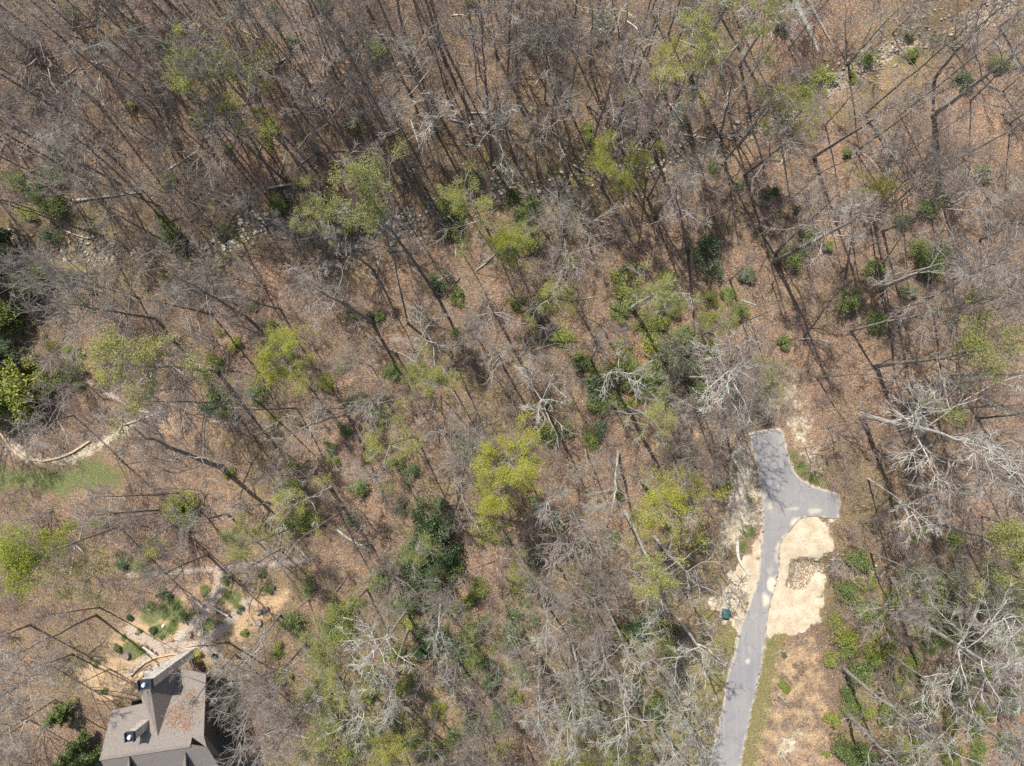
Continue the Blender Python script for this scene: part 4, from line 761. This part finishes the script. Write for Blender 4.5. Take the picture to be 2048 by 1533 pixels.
#@@HOUSE
# ------------------------------------------------------------------ house
def roof_mat():
    m, nt, b = newmat("shingles", .9); L = nt.links
    n1 = noise(nt, 9, 4, .8); n2 = noise(nt, .7, 4); tc = N(nt, 'ShaderNodeTexCoord'); w = N(nt, 'ShaderNodeTexBrick')
    mp = N(nt, 'ShaderNodeMapping'); mp.inputs['Scale'].default_value = (3.2, 3.2, 3.2); mp.inputs['Rotation'].default_value = (0, 0, math.radians(-8)); L.new(tc.outputs['Object'], mp.inputs[0]); L.new(mp.outputs[0], w.inputs[0])
    w.inputs['Color1'].default_value = (.27, .235, .205, 1); w.inputs['Color2'].default_value = (.215, .19, .17, 1); w.inputs['Mortar'].default_value = (.15, .13, .115, 1); w.inputs['Mortar Size'].default_value = .03
    c = mix(nt, .75, w.outputs[0], ramp(nt, n1.outputs[0], [(.3, (.55, .55, .55)), (.5, (.95, .95, .95)), (.7, (1.5, 1.45, 1.4))]).outputs[0], 'MULTIPLY')
    L.new(c, b.inputs['Base Color']); bump(nt, b, n1.outputs[0], .4, .03); return m
MROOF = roof_mat(); MSTW = bark_mat("stone_wall", (.24, .22, .2), (.50, .47, .42), (.72, .69, .63), (.35, .33, .3), .3, 5)
MCAP = plain("black_metal", (.03, .04, .05), .4, 8, .3); MWHITE = plain("white_metal", (.7, .72, .78), .4, 8, .1); MWALL = plain("siding", (.16, .13, .105), .8, 5, .2); MTRIM = plain("trim", (.5, .47, .42), .6, 5, .15)
def Z(zx, zy, z): return P(190 + zx / 6.31, 1290 + zy / 6.31, z)
def polymesh(name, faces, mat, parent=None, thick=0.):
    bm = bmesh.new()
    for f in faces:
        fc = bm.faces.new([bm.verts.new(v) for v in f]); fc.normal_update()
        if fc.normal.z < -1e-4: fc.normal_flip()
    bmesh.ops.remove_doubles(bm, verts=bm.verts, dist=.02)
    if thick:
        r = bmesh.ops.extrude_face_region(bm, geom=list(bm.faces))
        bmesh.ops.translate(bm, verts=[v for v in r['geom'] if isinstance(v, bmesh.types.BMVert)], vec=(0, 0, thick))
        bmesh.ops.recalc_face_normals(bm, faces=bm.faces)
    me = bpy.data.meshes.new(name); bm.to_mesh(me); bm.free(); me.materials.append(mat); return obj(name, me, parent)
def house():
    H0 = empty('house', (0, 0, 0)); ctr = Z(800, 1000, 0); H0.location = ctr
    def loc(o): o.matrix_parent_inverse = Matrix.Translation(-ctr); return o
    ze, zr = 5.3, 7.5
    A = Z(210, 830, ze); Bv = Z(590, 750, ze); Rl = Z(60, 1440, zr); Rr = Z(1205, 1270, zr)
    def onplane(zx, zy, e1, e2, e3):
        nn = (e2 - e1).cross(e3 - e1); d = RQ @ Vector(((190 + zx / 6.31 - 1024) / FPX, -(1290 + zy / 6.31 - 766.5) / FPX, -1)); o0 = Vector((0, 0, HC))
        return o0 + d * ((e1 - o0).dot(nn) / d.dot(nn))
    mp_ = lambda x, y: onplane(x, y, Rl, Rr, A); Sx = Z(400, 1700, 6.0); sp_ = lambda x, y: onplane(x, y, Rl, Rr, Sx)
    Wr0 = mp_(795, 1160); Wr1 = Z(700, 555, 6.9); We = Z(565, 560, 4.6); Bn = mp_(600, 745)
    Vn = mp_(1095, 300); En = mp_(1400, 372); Em = mp_(1372, 1150); Jm = mp_(1222, 1165)
    main = [[A, Bn, Wr0, Rr, Rl], [Wr0, Vn, En, Em], [Wr0, Em, Jm], [Wr0, Jm, Rr]]
    r1 = loc(polymesh('roof', main, MROOF, H0, -.18))
    loc(polymesh('gable_roof', [[We, Bn, Wr0, Wr1], [Wr1, Wr0, Vn, onplane(690, 470, Wr1, Wr0, Vn)]], MROOF, H0, -.18))
    So = [[Rl, Rr, sp_(1420, 1300), sp_(1660, 1700), sp_(190, 1700)], [Jm, Em, Z(1640, 1500, 4.2), sp_(1410, 1295)]]
    loc(polymesh('roof', So, MROOF, H0, -.18))
    loc(polymesh('ridge_cap', [[Rl + Vector((0, .1, .05)), Rr + Vector((0, .1, .05)), Rr + Vector((0, -.12, .04)), Rl + Vector((0, -.12, .04))]], plain('ridge', (.22, .19, .165), .9), H0, .03))
    for x0, w in ((435, 38), (1145, 50)):
        tip = sp_(x0 + 3, 1400 if x0 < 500 else 1355) + Vector((0, 0, .12)); 
        loc(polymesh('dormer', [[tip, sp_(x0 - w * 1.1, 1600) + Vector((0, 0, .1)), Z(x0 + 5, 1600, tip.z)], [tip, Z(x0 + 5, 1600, tip.z), sp_(x0 + w * 1.2, 1600) + Vector((0, 0, .1))]], MROOF, H0, -.5))
    # walls
    def ring(pts, top, name='wall', mat=MWALL):
        f = []
        for i in range(len(pts)):
            a, b = pts[i], pts[(i + 1) % len(pts)]; f.append([(a.x, a.y, -.1), (b.x, b.y, -.1), (b.x, b.y, top), (a.x, a.y, top)])
        bm = bmesh.new()
        for q in f: bm.faces.new([bm.verts.new(v) for v in q])
        bmesh.ops.remove_doubles(bm, verts=bm.verts, dist=.01); bmesh.ops.recalc_face_normals(bm, faces=bm.faces)
        me = bpy.data.meshes.new(name); bm.to_mesh(me); bm.free(); me.materials.append(mat); loc(obj(name, me, H0))
    ring([Z(250, 880, ze), Z(590, 800, ze), Z(620, 600, 5), Z(900, 560, 3.2), Z(1210, 560, 3.4), Z(1210, 1100, 5), Z(1380, 1600, 3.6), Z(250, 1600, 3.6)], 2.6)
    def chimney(px0, py0, w, d, zb, zt, lab, flue):
        c = P(px0, py0, zt); R = Matrix.Rotation(math.radians(6), 3, 'Z')
        def bx(nm, w, d, z0, z1, mat, par, off=(0, 0)):
            bm = bmesh.new(); bmesh.ops.create_cube(bm, size=1)
            for v in bm.verts:
                q = R @ Vector((v.co.x * w + off[0], v.co.y * d + off[1], 0)); v.co = Vector((c.x + q.x, c.y + q.y, z0 + (v.co.z + .5) * (z1 - z0)))
            bmesh.ops.bevel(bm, geom=list(bm.edges), offset=.02, segments=1, affect='EDGES')
            me = bpy.data.meshes.new(nm); bm.to_mesh(me); bm.free(); me.materials.append(mat); o = obj(nm, me, par)
            o.matrix_parent_inverse = Matrix.Translation(-ctr) if par is H0 else Matrix.Identity(4); return o
        ch = bx('chimney', w, d, zb, zt - .35, MSTW, H0); ch['label'] = lab
        bx('chimney_cap', w + .12, d + .12, zt - .345, zt - .15, MCAP, ch)
        for sx in (-1, 1):
            bx('chimney_cap', .1, d + .12, zt - .145, zt + .05, MCAP, ch, (sx * (w / 2 + .01), 0))
        bm = bmesh.new(); bmesh.ops.create_cone(bm, segments=16, radius1=.19, radius2=.15, depth=.2, cap_ends=True)
        q = R @ Vector((flue, 0, 0)); bmesh.ops.translate(bm, verts=bm.verts, vec=(c.x + q.x, c.y + q.y, zt - .03)); me = bpy.data.meshes.new('flue'); bm.to_mesh(me); bm.free(); me.materials.append(MWHITE); obj('flue', me, ch)
    chimney(289, 1371, 1.15, .75, -.1, 8.2, 'tall stone chimney at the gable end', -.12)
    chimney(258, 1476, .72, .72, 5.5, 8.6, 'short stone chimney rising from the roof slope', 0)
    # dead leaves lying on the shaded valley of the roof
    lr = np.random.default_rng(5); pts = []
    for (zx, zy, s, n) in ((1100, 880, 110, 330), (990, 830, 70, 160), (1120, 1000, 60, 200), (960, 930, 50, 110), (1200, 620, 60, 120), (1250, 760, 80, 100)):
        for _ in range(n):
            x, y = lr.normal(zx, s), lr.normal(zy, s * .8)
            e1 = Wr0; e2 = Vn; e3 = En; nn = (e2 - e1).cross(e3 - e1); d = RQ @ Vector(((190 + x / 6.31 - 1024) / FPX, -(1290 + y / 6.31 - 766.5) / FPX, -1)); o0 = Vector((0, 0, HC)); t = (e1 - o0).dot(nn) / d.dot(nn); q = o0 + d * t; pts.append((q.x, q.y, q.z + .06))
    lv = mesh_np('roof_leaves', *leaves(lr, np.array(pts), .16, .01, 2), leaf_mat('russet_leaf', [(0, (.20, .12, .085)), (.5, (.29, .19, .14)), (1, (.38, .29, .23))], .1)); o = obj('roof_leaves', lv); o['kind'] = 'stuff'; o['label'] = 'russet dead leaves lying in drifts on the house roof'; o['category'] = 'leaves'
    H0['label'] = 'house with brown shingle roof and two stone chimneys at bottom left'; H0['category'] = 'house'
house()

# ------------------------------------------------------------------ garden things
def wall_path(name, pxs, w, h, mat, label, cat, z0=-.2):
    pts = [Vector(P(a, b)) for a, b in pxs]; dense = []
    for a, b in zip(pts[:-1], pts[1:]):
        k = max(2, int((b - a).length / .3)); dense += [a.lerp(b, i / k) for i in range(k)]
    dense.append(pts[-1]); bm = bmesh.new(); rows = []
    for i, p in enumerate(dense):
        t = (dense[min(i + 1, len(dense) - 1)] - dense[max(i - 1, 0)]).normalized(); s = Vector((-t.y, t.x, 0)) * (w / 2 * rnd.uniform(.85, 1.15)); zt = tz(p.x, p.y)
        hh = h * rnd.uniform(.85, 1.15)
        rows.append([bm.verts.new((p.x - s.x, p.y - s.y, zt + z0)), bm.verts.new((p.x - s.x, p.y - s.y, zt + hh)), bm.verts.new((p.x + s.x, p.y + s.y, zt + hh)), bm.verts.new((p.x + s.x, p.y + s.y, zt + z0))])
    for a, b in zip(rows[:-1], rows[1:]):
        for k in range(3): bm.faces.new([a[k], a[k + 1], b[k + 1], b[k]])
    bm.faces.new(rows[0]); bm.faces.new(rows[-1][::-1]); bmesh.ops.recalc_face_normals(bm, faces=bm.faces)
    me = bpy.data.meshes.new(name); bm.to_mesh(me); bm.free(); me.materials.append(mat); o = obj(name, me); o['label'] = label; o['category'] = cat
MSANDST = plain("sandstone", (.55, .42, .28), .9, 7, .3); MTIM = plain("weathered_timber", (.50, .47, .42), .85, 9, .25)
wall_path('garden_wall', [(-20, 835), (3, 868), (18, 892), (36, 908), (60, 919), (88, 922), (118, 916), (145, 905), (165, 892), (180, 882)], .18, .2, MSANDST, 'long curved sandstone retaining wall above the lawn at the left', 'wall')
wall_path('garden_kerb', [(262, 1352), (275, 1338), (292, 1324), (312, 1314), (340, 1308), (370, 1305), (388, 1304)], .14, .25, MSANDST, 'thin curved pale kerb behind the house', 'kerb')
wall_path('patio_wall', [(296, 1347), (318, 1334), (340, 1326), (352, 1326)], .7, .6, MSTW, 'white stone retaining wall between the tall chimney and the yellow bush', 'wall')
wall_path('patio_wall', [(399, 1352), (410, 1349), (422, 1346)], .3, .7, MSTW, 'short pale stone wall end below the copper trellis', 'wall')
for (a, b, c, d, lb) in [(386, 1192, 410, 1210, 'weathered timber rail left of the gravel path in the garden'), (429, 1211, 461, 1229, 'weathered timber rail right of the gravel path in the garden'), (292, 1290, 314, 1305, 'weathered timber rail on the lower left garden path')]:
    A_, B_ = G(a, b), G(c, d); o = empty('timber_rail', A_); D_ = B_ - A_
    def beam(nm, p, q, w):
        d_ = (q - p); R = d_.to_track_quat('X', 'Z').to_matrix(); bm = bmesh.new(); bmesh.ops.create_cube(bm, size=1)
        for v in bm.verts: v.co = p + R @ Vector(((v.co.x + .5) * d_.length, v.co.y * w, v.co.z * w))
        me = bpy.data.meshes.new(nm); bm.to_mesh(me); bm.free(); me.materials.append(MTIM); obj(nm, me, o)
    beam('rail', Vector((0, 0, .55)), D_ + Vector((0, 0, .55)), .14)
    for t in (.08, .5, .92): beam('post', D_ * t + Vector((0, 0, -.1)), D_ * t + Vector((0, 0, .475)), .1)
    reglab(o, a, b, '', 'rail', 'timber rails in the garden', lb)
# stone steps on the path
for i, (a, b) in enumerate([(358, 1280), (360, 1275), (362, 1270), (364, 1265)]):
    g = G(a, b); o = obj('stone_step', RP[i % 5], None, (g.x, g.y, g.z + .03)); o.scale = (.5, .16, .14); o.rotation_euler = (0, 0, -.15)
    reglab(o, a, b, '', 'step', 'stone steps on the garden path', ['lowest', 'second lowest', 'third lowest', 'topmost'][i] + ' of the four pale stone steps on the garden path')
# clay pots / cut stumps by the bare slope
def stump_mesh():
    bm = bmesh.new(); bmesh.ops.create_cone(bm, segments=14, radius1=.26, radius2=.21, depth=.4, cap_ends=True)
    top = [f for f in bm.faces if f.normal.z > .9]; r = bmesh.ops.inset_region(bm, faces=top, thickness=.04); bmesh.ops.translate(bm, verts=list({v for f in top for v in f.verts}), vec=(0, 0, -.03))
    bmesh.ops.translate(bm, verts=bm.verts, vec=(0, 0, .18)); me = bpy.data.meshes.new('stump'); bm.to_mesh(me); bm.free(); me.materials.append(MTWIGP); return me
sm_ = stump_mesh()
for a, b, s, lb in [(519, 1245, 1.5, 'largest of the cut stumps on the bare tan slope'), (516, 1225, 1, 'cut stump, lower left of the upper pair on the tan slope'), (522, 1223, .9, 'cut stump beside the lower left one on the tan slope'), (530, 1219, 1, 'cut stump left of the last one on the tan slope'), (535, 1217, .9, 'uppermost right cut stump on the tan slope'), (381, 1268, 1.2, 'dark stump beside the stone steps of the path'), (255, 1311, 1.6, 'stump ring in the grass left of the house chimney')]:
    g = G(a, b); o = obj('tree_stump', sm_, None, g); o.scale = (s, s, 1); reglab(o, a, b, '', 'stump', 'cut stumps in the garden', lb)
# utility box
def util():
    g = G(1449, 1225); o = empty('utility_box', g); o.rotation_euler = (0, 0, math.radians(-8)); mt = plain('green_paint', (.055, .13, .12), .45, 4, .2); md = plain('dark_green', (.03, .08, .075), .5)
    def b(nm, w, d, z0, z1, mat, off=(0, 0), bev=.03, tilt=0):
        bm = bmesh.new(); bmesh.ops.create_cube(bm, size=1)
        for v in bm.verts: v.co = Vector((v.co.x * w + off[0], v.co.y * d + off[1], z0 + (v.co.z + .5) * (z1 - z0) + (tilt * v.co.y if v.co.z > 0 else 0)))
        bmesh.ops.bevel(bm, geom=list(bm.edges), offset=bev, segments=2, affect='EDGES'); me = bpy.data.meshes.new(nm); bm.to_mesh(me); bm.free(); me.materials.append(mat); return obj(nm, me, o)
    b('pad', .86, 1.0, -.1, .08, plain('concrete', (.42, .4, .36), .9), bev=.01); b('cabinet', .62, .78, .085, .72, mt, tilt=.1); b('lid', .68, .40, .78, .82, mt, (0, .21), tilt=.05); b('door', .56, .03, .14, .6, md, (0, -.41), .01)
    reglab(o, 1449, 1225, '', 'utility box', None, 'teal green utility box beside the sandy shoulder left of the driveway')
util()
# copper trellis leaning by the yellow bush
def trellis():
    g = G(405, 1340); o = empty('trellis', g); mt = plain('copper_metal', (.34, .13, .07), .5, 6, .2, .3); V = []
    def bars(nm, segs, r):
        Pth = np.array([[s[0], s[1]] for s in segs], float); obj(nm, mesh_np(nm, *tubes(Pth, np.full(Pth.shape[:2], r), 6), mt), o)
    bars('frame', [((-.35, -.5, .5), (-.35, .35, .7)), ((.35, -.5, .5), (.35, .35, .7)), ((-.35, .35, .7), (.35, .35, .7)), ((-.35, -.5, .5), (.35, -.5, .5)), ((0, .35, .7), (.05, 1.1, .9)), ((-.15, .35, .7), (0, 1.0, .9)), ((.2, .35, .7), (.1, 1.0, .9))], .035)
    bars('slat', [((x, -.5, .5), (x, .35, .7)) for x in (-.17, 0, .17)] + [((-.35, y, .5 + (y + .5) * .235), (.35, y, .5 + (y + .5) * .235)) for y in (-.3, -.1, .12)], .022)
    bars('leg', [((-.35, -.5, 0), (-.35, -.5, .5)), ((.35, -.5, 0), (.35, -.5, .5)), ((-.35, .35, 0), (-.35, .35, .7)), ((.35, .35, 0), (.35, .35, .7))], .03)
    o.rotation_euler = (0, 0, math.radians(12)); reglab(o, 405, 1335, '', 'trellis', None, 'rust-coloured metal lattice frame right of the yellow flowering bush')
trellis()
# dark round fire bowl right of the trellis
bm = bmesh.new(); bmesh.ops.create_uvsphere(bm, u_segments=16, v_segments=10, radius=.3); bmesh.ops.delete(bm, geom=[v for v in bm.verts if v.co.z > .02], context='VERTS'); bmesh.ops.translate(bm, verts=bm.verts, vec=(0, 0, .33))
me = bpy.data.meshes.new('fire_bowl'); bm.to_mesh(me); bm.free(); me.materials.append(MCAP); o = obj('fire_bowl', me, None, G(431, 1311)); md_ = o.modifiers.new('t', 'SOLIDIFY'); md_.thickness = .04; reglab(o, 431, 1311, '', 'fire bowl', None, 'small dark round bowl on the bare soil right of the trellis')
# flat stones of the rockery behind the house
for a, b, r, lb in [(290, 1345, 7, 'orange-tan boulder beside the tall chimney'), (372, 1343, 4, 'small tan rockery stone, upper of the two beside the house roof'), (373, 1355, 5, 'tan rockery stone, lower of the two beside the house roof')]:
    g = G(a, b); o = obj('rock', RP[rnd.randrange(5)], None, (g.x, g.y, g.z + .5)); s = r * .05; o.scale = (s, s, s * 1.6); o.rotation_euler = (0, 0, rnd.uniform(0, 6)); o.data = o.data.copy(); o.data.materials.clear(); o.data.materials.append(MSANDST); reglab(o, a, b, '', 'rock', None, lb)

#@@LABELS
# ------------------------------------------------------------------ labels that single each thing out
LM = [(1535, 930, 'the driveway turnaround'), (1510, 1160, 'the narrow stretch of driveway'), (1480, 1350, 'the lower driveway'), (1449, 1225, 'the green utility box'), (1600, 1090, 'the pale sand patch'), (330, 1440, 'the house roof'), (388, 1323, 'the yellow flowering bush'), (401, 1268, 'the garden boulder'),
 (120, 960, 'the lawn'), (90, 918, 'the curved garden wall'), (1350, 1010, 'the lime tree by the driveway'), (1005, 945, 'the lime tree at the centre'), (92, 1098, 'the lime tree on the left edge'), (420, 120, 'the lime tree at top left'), (1213, 330, 'the lime tree on the upper creek'), (860, 1090, 'the evergreen thicket'),
 (150, 610, 'the big fan-twigged tree at left'), (30, 560, 'the left-edge hemlocks'), (1843, 520, 'the round green bush at right'), (1683, 605, 'the twin green bushes at right'), (1285, 750, 'the central green thicket'), (1306, 578, 'the star-limbed tree'), (740, 390, 'the leafing tree over the creek'), (1575, 220, 'the rocky bend of the creek'),
 (1850, 90, 'the upper right creek rocks'), (1950, 705, 'the leafing tree near the right edge'), (1900, 890, 'the big white-limbed tree at right'), (1960, 1300, 'the long white trunk at lower right'), (1690, 1290, 'the bright shrubs right of the driveway'), (1850, 1230, 'the lower right gully'), (1570, 1400, 'the bare leafy slope'), (1145, 1370, 'the paired white trunks at bottom'),
 (874, 1268, 'the white-limbed tree at bottom'), (680, 1244, 'the yellow-green shrubs at bottom left'), (540, 1220, 'the tan slope'), (430, 1140, 'the upper garden path'), (300, 885, 'the twisted dark tree'), (572, 722, 'the leafing tree at left centre'), (480, 460, 'the left creek rocks'), (1000, 385, 'the middle creek rocks'), (630, 120, 'the bare slope at top'), (960, 80, 'the top edge centre'),
 (1329, 155, 'the pale leaning tree near the top'), (1600, 60, 'the two big fallen trunks'), (1720, 400, 'the white dead tree'), (1110, 870, 'the bright shrub below centre'), (650, 600, 'the dark bent tree'), (780, 800, 'the dark shrub left of centre'), (1490, 1110, 'the curved bleached log'), (60, 130, 'the top left corner'), (1990, 40, 'the top right corner'), (30, 1480, 'the bottom left corner'), (2010, 1500, 'the bottom right corner'), (1190, 1470, 'the bottom edge centre'), (250, 330, 'the brushy slope at upper left'), (2000, 420, 'the right edge above the middle'), (1010, 640, 'the leaf-covered ground at centre')]
def where(px, py, j):
    d = sorted((math.hypot(px - a, py - b), a, b, t) for a, b, t in LM)[j]; dist, a, b, t = d
    if dist < 22: return 'right at ' + t
    ang = math.degrees(math.atan2(b - py, px - a)) % 360; k = int((ang + 22.5) // 45) % 8
    w = ['right of', 'up and right of', 'above', 'up and left of', 'left of', 'down and left of', 'below', 'down and right of'][k]
    return ('just ' if dist < 60 else '' if dist < 130 else 'well ') + w + ' ' + t
ORD = ['nearest', 'second nearest', 'third nearest', 'fourth nearest', 'fifth nearest', 'sixth nearest', 'seventh nearest', 'eighth nearest', 'ninth nearest']
groups = {}
for o, px, py, adj in REG: groups.setdefault(adj + ' ' + where(px, py, 0), []).append((o, px, py))
for lab, its in groups.items():
    if len(its) == 1: its[0][0]['label'] = lab; continue
    t = lab.split(' of ')[-1].split(' above ')[-1].split(' below ')[-1]
    its.sort(key=lambda q: min(math.hypot(q[1] - a, q[2] - b) for a, b, _ in LM))
    n = len(its)
    for i, (o, px, py) in enumerate(its):
        pre = ('nearer' if i == 0 else 'farther') if n == 2 else ORD[min(i, 8)] if i < n - 1 else 'farthest'
        o['label'] = pre + ' ' + lab
for o in bpy.data.objects:
    if 'label' in o and len(o['label'].split()) > 16: o['label'] = ' '.join(o['label'].split()[:16])
print('TREES', NTREE, 'SAPS', len(SB), 'SHRUBS', NSH[0], 'verts', sum(len(m.vertices) for m in bpy.data.meshes))
